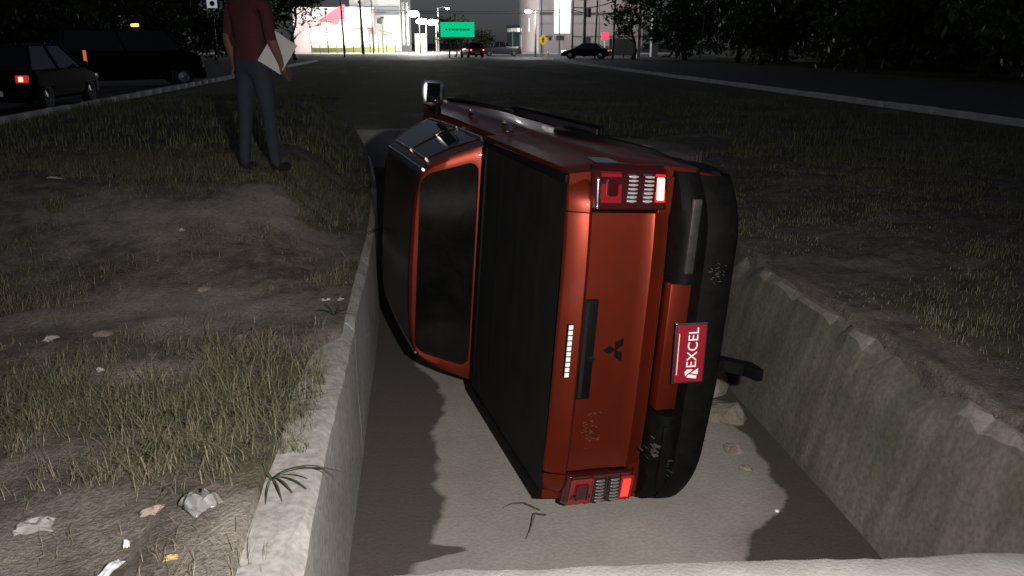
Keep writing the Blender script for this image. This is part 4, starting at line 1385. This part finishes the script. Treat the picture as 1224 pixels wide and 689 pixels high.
def building(name, label, cat, u0, u1, Y, depth, h, wall, wins=(), extras=None):
    """box building; wins = (u0,u1,v0,v1,material) openings on the street face, each with a frame"""
    x0, x1 = bx(u0, Y), bx(u1, Y)
    cx = (x0 + x1) / 2
    t = empty(name, (cx, Y, 0), label=label, cat=cat)
    MB().box(x0 - cx, x1 - cx, 0, depth, 0, h, 0.04).build('wall', wall, t)
    MB().box(x0 - cx - 0.15, x1 - cx + 0.15, -0.15, depth + 0.1, h + 0.002, h + 0.22, 0.02).build('parapet', wall, t)
    for (a, b_, va, vb, m) in wins:
        xa, xb = bx(a, Y) - cx, bx(b_, Y) - cx
        zb, za = bz(va, Y, a), max(0.05, bz(vb, Y, a))
        o = MB().box(xa, xb, -0.03, 0.02, za, zb).build('window', m, t)
        fr = MB()
        e = 0.06
        fr.box(xa - e, xb + e, -0.07, 0.01, zb, zb + e); fr.box(xa - e, xb + e, -0.07, 0.01, za - e, za)
        fr.box(xa - e, xa, -0.068, 0.01, za, zb); fr.box(xb, xb + e, -0.068, 0.01, za, zb)
        fr.build('frame', M['alloy'], o)
    return t, cx


# white shop with pink gable (left)
sh, cx = building('shop', 'glaring white shop with a red gabled awning behind a low fence', 'shop', 352, 447, 128, 10, 6.2, pinkwall,
                  [(404, 411, 36, 52, lit_win), (420, 429, 38, 56, lit_win), (434, 441, 40, 56, lit_win), (372, 400, 40, 50, lit_white), (386, 396, 27, 33, lit_white)])
a0, a1 = bx(382, 127) - cx, bx(413, 127) - cx
zt = bz(8, 127)
MB().prism([(a0, bz(27, 127)), (a1, bz(24, 127)), (a1 + 0.3, zt), (a1 - 0.1, zt)], 'y', -2.4, -1.9).build('awning', redroof, sh)
MB().box(bx(414, 127) - cx, bx(436, 127) - cx, -0.9, -0.1, bz(33, 127), bz(10, 127), 0.05).build('shop_sign', lit_white, sh)
sh2, cx = building('shop', 'white upper shop block with a long grey fascia band', 'shop', 420, 480, 136, 10, 9.0, M['whitepaint'],
                   [(436, 444, 28, 36, lit_win), (452, 459, 22, 29, darkwin)])
MB().box(bx(428, 136) - cx, bx(478, 136) - cx, -0.5, -0.06, bz(19, 136), bz(9, 136), 0.05).build('fascia', mat('grey_fascia', (0.28, 0.31, 0.34), 0.5), sh2)
# small pavilion with dark pitched roof and columns
px0, px1 = bx(440, 123), bx(470, 123)
pv = empty('pavilion', ((px0 + px1) / 2, 123, 0), label='small pavilion with a dark pitched roof on pale columns', cat='pavilion')
hw_ = (px1 - px0) / 2
MB().box(-hw_ + 0.2, hw_ - 0.3, 1.2, 5, 0, 2.6).build('wall', M['whitepaint'], pv)
MB().prism([(-hw_ - 0.3, 3.9), (hw_ * 0.9, 2.75), (hw_ * 0.9, 2.6), (-hw_ - 0.3, 3.6)], 'y', -0.3, 5.5).build('roof', roofgrey, pv)
for k in range(6):
    xx = -hw_ + 0.3 + k * (2 * hw_ - 0.7) / 5
    MB().tube([(xx, 0, 0), (xx, 0, 2.62)], 0.09, 8).build('column', M['concpole'], pv)
# grey tower
building('office_tower', 'tall grey ribbed tower beside the glaring lamp cluster', 'tower', 474, 492, 140, 6, 16, M['greywall'],
         [(477, 479, 4, 54, M['alloy']), (482, 484, 4, 54, M['alloy']), (487, 489, 4, 54, M['alloy'])])
kx = bx(503, 118)
kk_ = empty('kiosk', (kx, 118, 0), label='white box kiosk under the glaring lamp cluster', cat='kiosk')
MB().box(-0.8, 0.8, 0, 1.6, 0.15, 2.5, 0.05).build('body', M['whitepaint'], kk_)
MB().box(-0.9, 0.9, -0.15, 1.7, 2.502, 2.62, 0.03).build('roof', M['alloy'], kk_)
MB().box(-0.5, 0.5, -0.02, 0.02, 0.9, 2.0).build('counter_window', lit_win, kk_)
for xx in (-0.7, 0.7):
    MB().box(xx - 0.08, xx + 0.08, 0.2, 1.4, 0.03, 0.15).build('skid', M['darkmetal'], kk_)
# low fence in front of the shop
fx0, fx1 = bx(372, 117), bx(472, 117)
fn = empty('fence', ((fx0 + fx1) / 2, 117, 0), label='low yellow-green fence with dark posts before the white shop', cat='fence')
yg = mat('yellow_green_paint', (0.42, 0.46, 0.14), 0.7)
for k in range(11):
    xx = fx0 - (fx0 + fx1) / 2 + k * (fx1 - fx0) / 10
    MB().tube([(xx, 0, 0), (xx, 0, 1.1)], 0.06, 6).build('post', M['darkmetal'], fn)
    if k < 10:
        L_ = (fx1 - fx0) / 10
        MB().box(xx + 0.07, xx + L_ - 0.07, -0.03, 0.03, 0.1, 0.75, 0.01).build('panel', yg, fn)

# filling station pavilion (teal) right of centre
fs, cx = building('station_shop', 'teal glass station shop under a flat canopy', 'shop', 612, 648, 150, 8, 4.2, glassteal,
                  [(622, 626, 42, 58, lit_win), (632, 640, 44, 58, lit_white)])
cn = empty('station_canopy', (bx(630, 140), 140, 0), label='flat white station canopy on slim columns before the teal shop', cat='canopy')
MB().box(-2.9, 2.9, -2, 4, 3.1, 3.7, 0.05).build('canopy_roof', M['whitepaint'], cn)
for xx in (-2.4, 0.2, 2.4):
    MB().tube([(xx, 0, 0), (xx, 0, 3.1)], 0.11, 8).build('column', M['concpole'], cn)
MB().box(-1.8, -0.2, -2.1, -2.0, 3.15, 3.65).build('fascia_light', lit_white, cn)
pyl = empty('price_pylon', (bx(637, 128), 128, 0), label='tall white price pylon sign beside the forecourt lamp', cat='sign')
MB().box(-0.62, 0.62, -0.15, 0.15, 3.0, 5.0, 0.04).build('panel', lit_white, pyl)
for xx in (-0.5, 0.5):
    MB().tube([(xx, 0, 0), (xx, 0, 3.0)], 0.07, 8).build('post', M['alloy'], pyl)

# big grey warehouse with a glaring white panel (right)
wh, cx = building('warehouse', 'long grey warehouse with a tall glaring white panel and dark bands', 'warehouse', 644, 768, 118, 20, 10, mat('pinkish_grey_cladding', (0.42, 0.37, 0.38), 0.75, noise=(0.36, 0.32, 0.33), nscale=0.7),
                  [(662, 681, -20, 40, lit_white), (656, 659, 43, 48, darkwin), (665, 674, 43, 48, darkwin), (700, 706, 44, 52, darkwin)])
for (va, vb, m) in ((15, 18.5, roofgrey), (27, 29, M['greywall']), (43, 44.5, roofgrey)):
    for (ua, ub) in ((645, 660), (684, 767)):
        MB().box(bx(ua, 118) - cx, bx(ub, 118) - cx, -0.12, -0.002, bz(vb, 118), bz(va, 118)).build('cladding_band', m, wh)
MB().box(bx(684, 118) - cx, bx(767, 118) - cx, -1.4, -0.13, bz(57, 118), bz(55, 118)).build('awning', roofgrey, wh)
rs = empty('shop_sign', (bx(723, 110), 110, 0), label='square red backlit sign on a post before the warehouse', cat='sign')
MB().box(-0.48, 0.48, -0.08, 0.08, bz(48, 110), bz(39, 110), 0.03).build('panel', lit_pink, rs)
MB().tube([(0, 0.12, 0), (0, 0.12, bz(40, 110))], 0.06, 8).build('post', M['alloy'], rs)
lw = empty('low_wall', (bx(744, 97), 97, 0), label='low greenish block wall with a white coping before the warehouse', cat='wall')
MB().box(-1.6, 1.5, -0.12, 0.12, 0, 1.85, 0.02).build('wall_face', mat('green_grey_block', (0.12, 0.13, 0.11), 0.9), lw)
MB().box(-1.65, 1.55, -0.18, 0.18, 1.852, 2.0, 0.02).build('coping', M['whitepaint'], lw)
# lamps added to brighten the facades, each put on a mast of its own
for (u, v, Y, p, lab, col) in ((392, 12, 120, 3000, 'floodlight washing the white shop', (1, 0.97, 0.94)), (432, 4, 120, 3600, 'floodlight washing the grey fascia of the shop', (1, 0.97, 0.95)),
                               (458, 22, 116, 2200, 'floodlight above the pavilion roof', (1, 0.96, 0.9)),
                               (668, -14, 108, 1500, 'floodlight before the tall white panel', (0.93, 0.98, 1)), (715, -14, 108, 800, 'floodlight over the red sign', (1, 0.88, 0.86)), (752, 4, 106, 700, 'floodlight by the street tree', (1, 0.9, 0.88))):
    X, z = bx(u, Y), bz(v, Y, u)
    f_ = empty('added_floodlight', (X, Y, 0), label=lab + ' on a tall mast', cat='added_floodlight')
    MB().tube([(0, -0.3, 0), (0, -0.3, z)], [0.09, 0.06], 8).build('mast', M['concpole'], f_)
    MB().box(-0.22, 0.22, -0.2, 0.02, z - 0.12, z + 0.18, 0.03).build('housing', M['darkmetal'], f_)
    MB().box(-0.18, 0.18, 0.022, 0.04, z - 0.09, z + 0.15).build('lens', lampglow, f_)
    point('added_flood_light', (0, 0.35, z), p, col, f_)

# green road sign
gs = empty('road_sign', (bx(547, 81), 81, 0), label='wide green direction sign with dark lettering on two posts', cat='sign')
z0, z1 = bz(44.5, 81), bz(27, 81)
grn = mat('sign_green_glow', (0.0, 0.26, 0.12), 0.5, emit=(0.0, 0.75, 0.33), estr=0.75)  # sign face given its own glow in place of light it throws back
dk = mat('sign_lettering', (0.005, 0.07, 0.03), 0.6)
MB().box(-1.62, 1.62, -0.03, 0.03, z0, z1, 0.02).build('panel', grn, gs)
for xx in (-0.8, 0.35):
    MB().tube([(xx, 0.1, 0), (xx, 0.1, z1 - 0.1)], 0.07, 8).build('post', M['darkmetal'], gs)
r = random.Random(4)
xx = -1.15
for wd in (0.22, 0.16, 0.3):
    MB().box(xx, xx + wd, -0.036, -0.031, z0 + 0.60, z0 + 0.76).build('lettering', dk, gs); xx += wd + 0.1
xx = -0.2
for wd in (0.38, 0.3, 0.42, 0.34):
    MB().box(xx, xx + wd - 0.04, -0.036, -0.031, z0 + 0.60, z0 + 0.75).build('lettering', dk, gs); xx += wd
# yellow pedestrian-crossing diamond
ysn = empty('warning_sign', (bx(649, 92), 92, 0), label='yellow diamond pedestrian warning sign on a thin post', cat='sign')
zc = bz(48, 92)
ym = mat('sign_yellow', (0.75, 0.48, 0.02), 0.5)
MB().prism([(-0.62, zc), (0, zc - 0.62), (0.62, zc), (0, zc + 0.62)], 'y', -0.02, 0.02).build('panel', ym, ysn)
MB().prism([(-0.05, zc - 0.3), (-0.12, zc - 0.32), (-0.05, zc), (-0.14, zc + 0.06), (-0.08, zc + 0.18), (0.08, zc + 0.18), (0.14, zc + 0.02), (0.06, zc), (0.14, zc - 0.3), (0.06, zc - 0.3), (0, zc - 0.08)], 'y', -0.028, -0.021).build('walking_figure', M['black'], ysn)
MB().lathe([(-0.028, 0.001), (-0.028, 0.07), (-0.021, 0.07)], 'y', (0, 0, zc + 0.27), 10).build('figure_head', M['black'], ysn)
MB().tube([(0, 0.06, 0), (0, 0.06, zc + 0.4)], 0.045, 8).build('post', M['darkmetal'], ysn)
cnm = mat('cone_orange', (0.6, 0.13, 0.03), 0.6)
co = empty('traffic_cone', (bx(655, 92), 92, 0), label='orange traffic cone beside the yellow diamond sign', cat='traffic cone')
MB().lathe([(0.02, 0.001), (0.02, 0.2), (0.05, 0.2), (0.05, 0.14), (0.75, 0.03), (0.75, 0.001)], 'z', n=14).build('cone_body', cnm, co, smooth=40)
MB().lathe([(0.35, 0.097), (0.5, 0.074)], 'z', n=14).build('reflective_band', M['white'], co, smooth=40)


# utility poles and wires
def upole(label, u, Y, r0, h=9.0, box=False, lean=0.0, m='darkmetal'):
    t = empty('utility_pole', (bx(u, Y), Y, 0), label=label, cat='utility pole')
    MB().tube([(0, 0, 0), (lean * .5, 0, h * .5), (lean, 0, h)], [r0, r0 * .85, r0 * .7], 10).build('pole', M[m], t, smooth=60)
    MB().box(lean - 0.9, lean + 0.9, -0.06, 0.06, h - 0.9, h - 0.78).build('crossarm', M['darkmetal'], t)
    if box:
        MB().lathe([(4.0, 0.001), (4.0, 0.26), (4.9, 0.26), (4.9, 0.001)], 'z', (0.42, -0.05, 0), 14).build('transformer', M['darkmetal'], t, smooth=40)
        MB().box(-0.55, 0.55, -0.1, 0.1, 5.7, 5.85).build('bracket', M['darkmetal'], t)
    return t


upole('thin dark pole right of the tall white panel', 684, 84, 0.10)
upole('thick dark pole carrying a transformer can before the warehouse', 698, 88, 0.2, box=True)
upole('slim pale-topped pole between the transformer pole and the red sign', 711, 76, 0.09, lean=0.25)
upole('slim dark pole right of the red sign', 733, 76, 0.10, lean=0.1)
upole('dark pole rising before the red gabled awning', 411, 86, 0.10, lean=-0.15)
upole('thick pole between the shop sign and the pavilion', 434, 108, 0.17, lean=-0.2)
upole('thin dark pole beside the pavilion roof', 446, 112, 0.09)
upole('thin pole behind the yellow diamond sign', 647, 104, 0.08)
upole('pale pole left of the forecourt lamp', 622, 110, 0.10, m='concpole')
for k, (v, Y, lab) in enumerate(((12, 90, 'upper overhead wire crossing above the green sign'), (14.5, 90.5, 'lower overhead wire crossing above the green sign'))):
    xa, xb = bx(411, Y), bx(684, Y)
    pts = [(xa + (xb - xa) * t, Y, bz(v, Y) - 0.25 * 4 * t * (1 - t)) for t in np.linspace(0, 1, 12)]
    tag(MB().tube(pts, 0.028, 5).build('overhead_wire', M['darkmetal']), lab, 'wire')
for k, (v0, v1, lab) in enumerate(((12, 17, 'thick sagging cable bundle before the warehouse'), (9, 4, 'rising service cable before the warehouse'))):
    xa, xb = bx(684, 86), bx(735, 80)
    pts = [(xa + (xb - xa) * t, 86 - 6 * t, bz(v0 + (v1 - v0) * t, 86) - 0.3 * 4 * t * (1 - t)) for t in np.linspace(0, 1, 10)]
    tag(MB().tube(pts, 0.05, 5).build('overhead_wire', M['darkmetal']), lab, 'wire')
# white-washed gate pillars on the right
for (u, Y, wd, v0, lab) in ((763.5, 80, 0.16, 18, 'slim whitewashed post beside the leaning street tree'), (782, 86, 0.34, 13, 'broad whitewashed gate pillar with a dark slot, right of the street tree')):
    t = empty('gate_pillar', (bx(u, Y), Y, 0), label=lab, cat='pillar')
    MB().box(-wd, wd, -wd, wd, 0, bz(v0, Y, u), 0.02).build('shaft', M['whitepaint'], t)
    if wd > 0.3:
        MB().box(-0.07, 0.09, -wd - 0.03, -wd - 0.002, 1.5, 2.9).build('dark_slot', darkwin, t)
thin = empty('street_lamp', (bx(838, 60), 60, 0), label='unlit thin lamp post before the dark trees on the right', cat='street lamp')
MB().tube([(0, 0, 0), (0.05, 0, 1.7), (0.12, 0, 3.4)], [0.05, 0.04, 0.03], 8).build('pole', M['concpole'], thin)
MB().tube([(0.12, 0, 3.4), (-0.35, 0, 3.55), (-0.6, 0, 3.45)], 0.03, 6).build('arm', M['concpole'], thin)
MB().box(-0.95, -0.55, -0.08, 0.08, 3.38, 3.48, 0.02).build('lamp_head', M['concpole'], thin)
# small lit notice on the far left
nb_ = empty('notice_board', (bx(258, 60), 60, 0), label='small lit white notice with a dark disc, on a post among the left trees', cat='notice board')
z = bz(4.5, 60, 258)
MB().box(-0.34, 0.34, -0.03, 0.03, z - 0.32, z + 0.32, 0.01).build('panel', mat('lit_notice', (0.6, 0.6, 0.65), 0.5, emit=(0.8, 0.85, 1), estr=0.35), nb_)
MB().lathe([(-0.04, 0.001), (-0.04, 0.17), (-0.031, 0.17)], 'y', (0.02, 0, z - 0.03), 14).build('dark_disc', M['black'], nb_)
MB().tube([(0, 0.06, 0), (0, 0.06, z)], 0.04, 6).build('post', M['darkmetal'], nb_)


# ------------------------------------------------------------------ vehicles
def make_car(name, label, cat, loc, rz, paint, L=4.3, W=1.72, H=1.46, style='sedan', tail=0.0, head=0.0, group=None):
    """X right, Y forward from the middle"""
    t = empty(name, loc, rz, label, cat, group)
    h2 = L / 2
    belt = 0.92 * H / 1.46
    top = {'sedan': [(-h2, .72), (-h2 + .08, belt), (-h2 + .75, belt + .02), (0.2, belt), (h2 - 1.1, belt - .02), (h2 - .25, belt - .18), (h2, .60)],
           'hatch': [(-h2, .70), (-h2 + .06, belt), (0.2, belt), (h2 - .95, belt - .02), (h2 - .2, belt - .2), (h2, .58)],
           'pickup': [(-h2, .85), (-h2 + .03, belt + .05), (-0.5, belt + .05), (-0.45, belt), (h2 - 1.1, belt), (h2 - .15, belt - .12), (h2, .65)],
           'van': [(-h2, .8), (-h2 + .05, belt), (0.2, belt), (h2 - .5, belt), (h2 - .1, belt - .2), (h2, .6)]}[style]
    ra, fa, wr = -h2 + 0.75, h2 - 0.80, 0.32
    def sec(y, k):
        zt = interp(top, y)
        e = min(1, (h2 - abs(y)) / 0.35); wv = W / 2 * (0.86 + 0.14 * math.sqrt(max(e, 0)))
        P = [(0.80, .24), (0.97, .32), (1.0, .55), (0.98, zt - 0.1), (0.93, zt - 0.015), (0.80, zt), (0, zt + 0.015), (-0.80, zt), (-0.93, zt - 0.015), (-0.98, zt - 0.1), (-1.0, .55), (-0.97, .32), (-0.80, .24)]
        return (P[k][0] * wv, y, P[k][1])
    w = MB(); ys_ = list(np.linspace(-h2, h2, 40))
    w.quadgrid(sec, ys_, list(range(13)), keep=lambda y, k: not ((abs(y - ra) < .36 or abs(y - fa) < .36) and (k < 1.9 or k > 10.1)))
    w.f.append(list(range(13))); w.f.append([39 * 13 + k for k in range(13)])
    w.build('body', paint, t, smooth=40)
    cb = {'sedan': (-h2 + .55, -h2 + 1.15, h2 - 1.95, h2 - 1.15), 'hatch': (-h2 + .08, -h2 + .55, h2 - 1.85, h2 - 1.0), 'pickup': (-0.5, -0.35, 0.75, h2 - 1.15), 'van': (-h2 + .05, -h2 + .2, h2 - 1.2, h2 - .55)}[style]
    def gh(a, k):
        y0 = cb[0] + (cb[3] - cb[0]) * a; y1 = cb[1] + (cb[2] - cb[1]) * a
        f = [0, .25, .7, .92, 1, 1, .92, .7, .25, 0][k]; sg = [1, 1, 1, 1, .8, -.8, -1, -1, -1, -1][k]
        return (sg * W / 2 * (0.93 - 0.20 * f), y0 * (1 - f) + y1 * f, belt - 0.005 + (H - belt) * f)
    w = MB(); w.quadgrid(gh, list(np.linspace(0, 1, 12)), list(range(10)))
    w.f.append(list(range(10))); w.f.append([11 * 10 + k for k in range(10)])
    w.build('cabin', M['glass'], t, smooth=35)
    w = MB(); w.quadgrid(lambda a, k: (gh(a, k)[0] * 1.01, gh(a, k)[1], gh(a, k)[2] + 0.006), list(np.linspace(0.0, 1, 12)), [3, 4, 5, 6])
    w.build('roof', paint, t, smooth=35)
    for s in (1, -1):
        for a in (0.03, 0.5, 0.97):
            MB().tube([Vector(gh(a, 0 if s > 0 else 9)) * 1.0 + Vector((s * .006, 0, 0)), Vector(gh(a, 3 if s > 0 else 6)) + Vector((s * .006, 0, 0))], 0.03, 6).build('pillar', paint, t)
        for y in (ra, fa):
            wl = empty('wheel', (s * (W / 2 - 0.10), y, wr)); wl.parent = t
            MB().lathe([(-.09, .19), (-.095, .27), (-.07, wr), (.07, wr), (.095, .27), (.09, .19)], 'x', n=22).build('tyre', M['rubber'], wl, smooth=40)
            MB().lathe([(s * .085, .2), (s * .05, .17), (s * .06, .06), (s * .07, .001)], 'x', n=16).build('rim', M['alloy'], wl, smooth=40)
        zt_ = 0.74 if style != 'van' else 0.9
        MB().box(s * (W / 2 - .20) - .12, s * (W / 2 - .20) + .12, -h2 - .03, -h2 + .12, zt_ - .08, zt_ + .08, 0.02).build('tail_lamp', mat('tail_lens', (0.3, 0.01, 0.01), 0.2, emit=(1, 0.03, 0.02), estr=0.5) if tail else M['redlens'], t)
        if tail:
            MB().box(s * (W / 2 - .20) - .045, s * (W / 2 - .20) + .045, -h2 - .045, -h2 - .028, zt_ - .05, zt_ + .05, 0.006).build('lit_bulb', mat('tail_bulb', (0.6, 0.1, 0.1), 0.2, emit=(1, 0.2, 0.14), estr=tail), t)
        MB().box(s * (W / 2 - .24) - .17, s * (W / 2 - .24) + .17, h2 - .14, h2 - .01, .60, .74, 0.03).build('headlamp', mat('head_lens', (0.8, 0.8, 0.8), 0.1, emit=(1, 0.95, 0.85), estr=head) if head else M['chrome'], t)
        MB().box(s * (W / 2 + .08) - .08, s * (W / 2 + .08) + .08, cb[3] - .30, cb[3] - .20, belt, belt + .13, 0.02).build('door_mirror', paint, t)
    MB().box(-W * .42, W * .42, -h2 - .06, -h2 + .06, .30, .50, 0.03).build('rear_bumper', M['black'], t, smooth=40)
    MB().box(-W * .42, W * .42, h2 - .06, h2 + .06, .28, .48, 0.03).build('front_bumper', M['black'], t, smooth=40)
    MB().box(-.24, .24, -h2 - .075, -h2 - .06, .38, .49).build('number_plate', M['white'], t)
    return t


navy = mat('dark_car_paint', (0.004, 0.0042, 0.005), 0.75, spec=0.08)
redp = mat('red_car_paint', (0.28, 0.015, 0.015), 0.3, coat=1)
greyp = mat('grey_car_paint', (0.03, 0.03, 0.032), 0.3, coat=1)
# parked on the left road
make_car('parked_car', 'dark hatchback parked at the kerb with a red tail lamp lit', 'car', (-9.2, 21.2, 0.024), 0.0, navy, 4.1, 1.68, 1.48, 'hatch', tail=6.0)
sv = make_car('service_van', 'dark service van at the kerb with an amber beacon on its roof', 'van', (-10.1, 31.0, 0.024), R(-62), navy, 4.7, 1.8, 1.95, 'van')
bar = MB().box(-0.22, 0.22, 0.2, 0.4, 1.965, 2.03, 0.02).build('beacon_base', M['black'], sv)
MB().box(-0.30, 0.30, 0.22, 0.38, 2.03, 2.13, 0.03).build('beacon_lens', mat('amber_beacon', (0.8, 0.3, 0.02), 0.3, emit=(1.0, 0.28, 0.03), estr=7), bar)
MB().box(0.905, 0.925, -1.6, -1.5, 0.9, 1.25).build('side_marker', mat('amber_marker', (0.6, 0.2, 0.03), 0.3, emit=(1.0, 0.25, 0.05), estr=0.5), sv)
# traffic on the lit street
make_car('car', 'small red hatchback driving away beside the green sign, brake lamp lit', 'car', (bx(564, 84), 84, 0.024), R(12), redp, 3.8, 1.65, 1.45, 'hatch', tail=5)
make_car('car', 'dark pickup crossing the lit street right of the green sign', 'car', (bx(599, 92), 92, 0.024), R(88), greyp, 4.3, 1.75, 1.55, 'pickup', tail=2)
make_car('car', 'dark sedan before the warehouse with a glowing headlamp', 'car', (bx(701, 77), 77, 0.024), R(68), navy, 4.4, 1.75, 1.4, 'sedan', tail=4, head=6)


# ------------------------------------------------------------------ person on the left bank
def skin_mesh(name, V, E_, rad, root_i, sub=2):
    me = bpy.data.meshes.new(name); me.from_pydata(V, E_, [])
    o = bpy.data.objects.new(name, me); COL.objects.link(o)
    sk = o.modifiers.new('skin', 'SKIN'); sk.use_smooth_shade = True
    for i, r in enumerate(rad):
        d = me.skin_vertices[0].data[i]
        d.radius = (r, r) if not hasattr(r, '__len__') else r
        d.use_root = (i == root_i)
    sb = o.modifiers.new('subdiv', 'SUBSURF'); sb.levels = sub; sb.render_levels = sub
    bpy.context.view_layer.update()
    m2 = bpy.data.meshes.new_from_object(o.evaluated_get(bpy.context.evaluated_depsgraph_get()))
    bpy.data.objects.remove(o)
    return m2


def build_person():
    X, Y = bx(300, 7.4), 7.4
    g = gz(X, Y)
    t = empty('person', (X, Y, g), R(-35), label='standing person in a maroon shirt and jeans holding a white sheet', cat='person')
    V = []; E_ = []; rad = []
    def add(p, r, par=None):
        V.append(p); rad.append(r)
        if par is not None: E_.append((par, len(V) - 1))
        return len(V) - 1
    pel = add((0, 0, .96), (.165, .125))
    wai = add((0, 0.0, 1.10), (.15, .115), pel)
    che = add((0, 0.0, 1.30), (.175, .125), wai)
    sho = add((0, 0.0, 1.43), (.13, .095), che)
    nek = add((0, 0.01, 1.52), .055, sho)
    hd0 = add((0, 0.02, 1.60), (.070, .085), nek)
    hd1 = add((0, 0.02, 1.69), (.078, .098), hd0)
    hd2 = add((0, 0.015, 1.755), (.055, .07), hd1)
    def finger_set(wr, palm, d, side):
        for k, (o_, l, ) in enumerate(((-.033, .070), (-.011, .080), (.011, .076), (.032, .062))):
            b0 = palm
            p = Vector(V[palm]) + side * o_ + d * .035
            f0 = add(tuple(p), .0095, b0)
            f1 = add(tuple(p + d * l * .5), .0085, f0)
            add(tuple(p + d * l * .85 + Vector((0, 0.02, -0.01))), .0075, f1)
        p = Vector(V[wr]) + side * -.045 + d * .03
        f0 = add(tuple(p), .011, wr)
        add(tuple(p + d * .05 - side * .015), .009, f0)
    # legs
    for s in (1, -1):
        hip = add((s * .095, 0, .90), .098, pel)
        kn = add((s * .12, 0.02 * s, .50), .064, hip)
        an = add((s * .135, -.02 + 0.05 * s, .10), .046, kn)
        he = add((s * .14, -.01 + 0.05 * s, .055), .044, an)
        add((s * .155, .15 + 0.05 * s, .04), (.045, .032), he)
    # left arm hangs, right forearm raised with the sheet
    sl_ = add((-.20, 0, 1.41), .062, sho); el = add((-.255, -.02, 1.14), .047, sl_); wr = add((-.25, .04, .91), .031, el)
    pm = add((-.245, .05, .85), (.036, .02), wr); finger_set(wr, pm, Vector((0, .1, -1)).normalized(), Vector((0, 1, 0)))
    sr_ = add((.20, 0, 1.41), .062, sho); el = add((.275, -.05, 1.15), .047, sr_); wr = add((.285, .05, .945), .031, el)
    pm = add((.283, .085, 0.90), (.036, .02), wr); finger_set(wr, pm, Vector((-.15, .6, -.75)).normalized(), Vector((0, .75, .6)))
    me = skin_mesh('body', V, E_, rad, pel, 3)
    shirt = mat('maroon_shirt', (0.075, 0.016, 0.02), 0.9, noise=(0.06, 0.013, 0.016), nscale=9)
    jean = mat('blue_jeans', (0.03, 0.036, 0.055), 0.9, noise=(0.022, 0.027, 0.042), nscale=12)
    skin = mat('skin', (0.16, 0.085, 0.058), 0.6)
    shoe = mat('dark_shoes', (0.02, 0.02, 0.02), 0.6)
    hair = mat('dark_hair', (0.012, 0.010, 0.009), 0.6)
    me.materials.clear()
    for m in (shirt, jean, skin, shoe, hair): me.materials.append(m)
    for p in me.polygons:
        c = p.center
        if c.z > 1.50:
            k = 4 if (c.z > 1.715 or (c.z > 1.60 and c.y < 0.02)) else 2
        elif abs(c.x) > .215 and (c.z < 1.19 and c.x < 0): k = 2
        elif c.x > .2 and c.z < 1.13: k = 2
        elif c.z < .085: k = 3
        elif c.z < .97: k = 1
        else: k = 0
        p.material_index = k
        p.use_smooth = True
    b = bpy.data.objects.new('body', me); COL.objects.link(b); b.parent = t
    # face details
    for s in (1, -1):
        MB().lathe([(0.112, .001), (0.110, .011), (0.104, .013)], 'y', (s * .032, 0.0, 1.672), 10).build('eye', M['white'], t)
        bm = bmesh.new(); bmesh.ops.create_uvsphere(bm, u_segments=10, v_segments=8, radius=1)
        for v in bm.verts: v.co = Vector((s * .080 + v.co.x * .010, 0.02 + v.co.y * .022, 1.66 + v.co.z * .034))
        w = MB(); w.bm(bm); w.build('ear', skin, t, smooth=60)
    MB().prism([(-.014, 1.63), (.014, 1.63), (.006, 1.675), (-.006, 1.675)], 'y', .10, .135).build('nose', skin, t)
    MB().box(-.025, .025, .098, .112, 1.598, 1.608, .003).build('mouth', mat('lips', (0.2, 0.07, 0.06), 0.5), t)
    sh = MB()
    sh.quadgrid(lambda a, b_: ((a - .5) * .21, .006 * math.sin(a * 3 + b_ * 2), (b_ - .5) * .297), list(np.linspace(0, 1, 8)), list(np.linspace(0, 1, 8)))
    o = sh.build('paper_sheet', mat('white_paper', (0.62, 0.6, 0.58), 0.7))
    hand = Matrix.Translation((X, Y, g)) @ Matrix.Rotation(R(-35), 4, 'Z') @ Vector((.30, .12, 0.90))
    o.matrix_world = Matrix.Translation(hand + Vector((-0.075, -0.085, 0.13))) @ Matrix.Rotation(R(12), 4, 'X') @ Matrix.Rotation(R(35), 4, 'Y')
    sm = o.modifiers.new('thickness', 'SOLIDIFY'); sm.thickness = 0.002
    tag(o, 'white sheet of paper in the hand of the standing person', 'paper')


build_person()
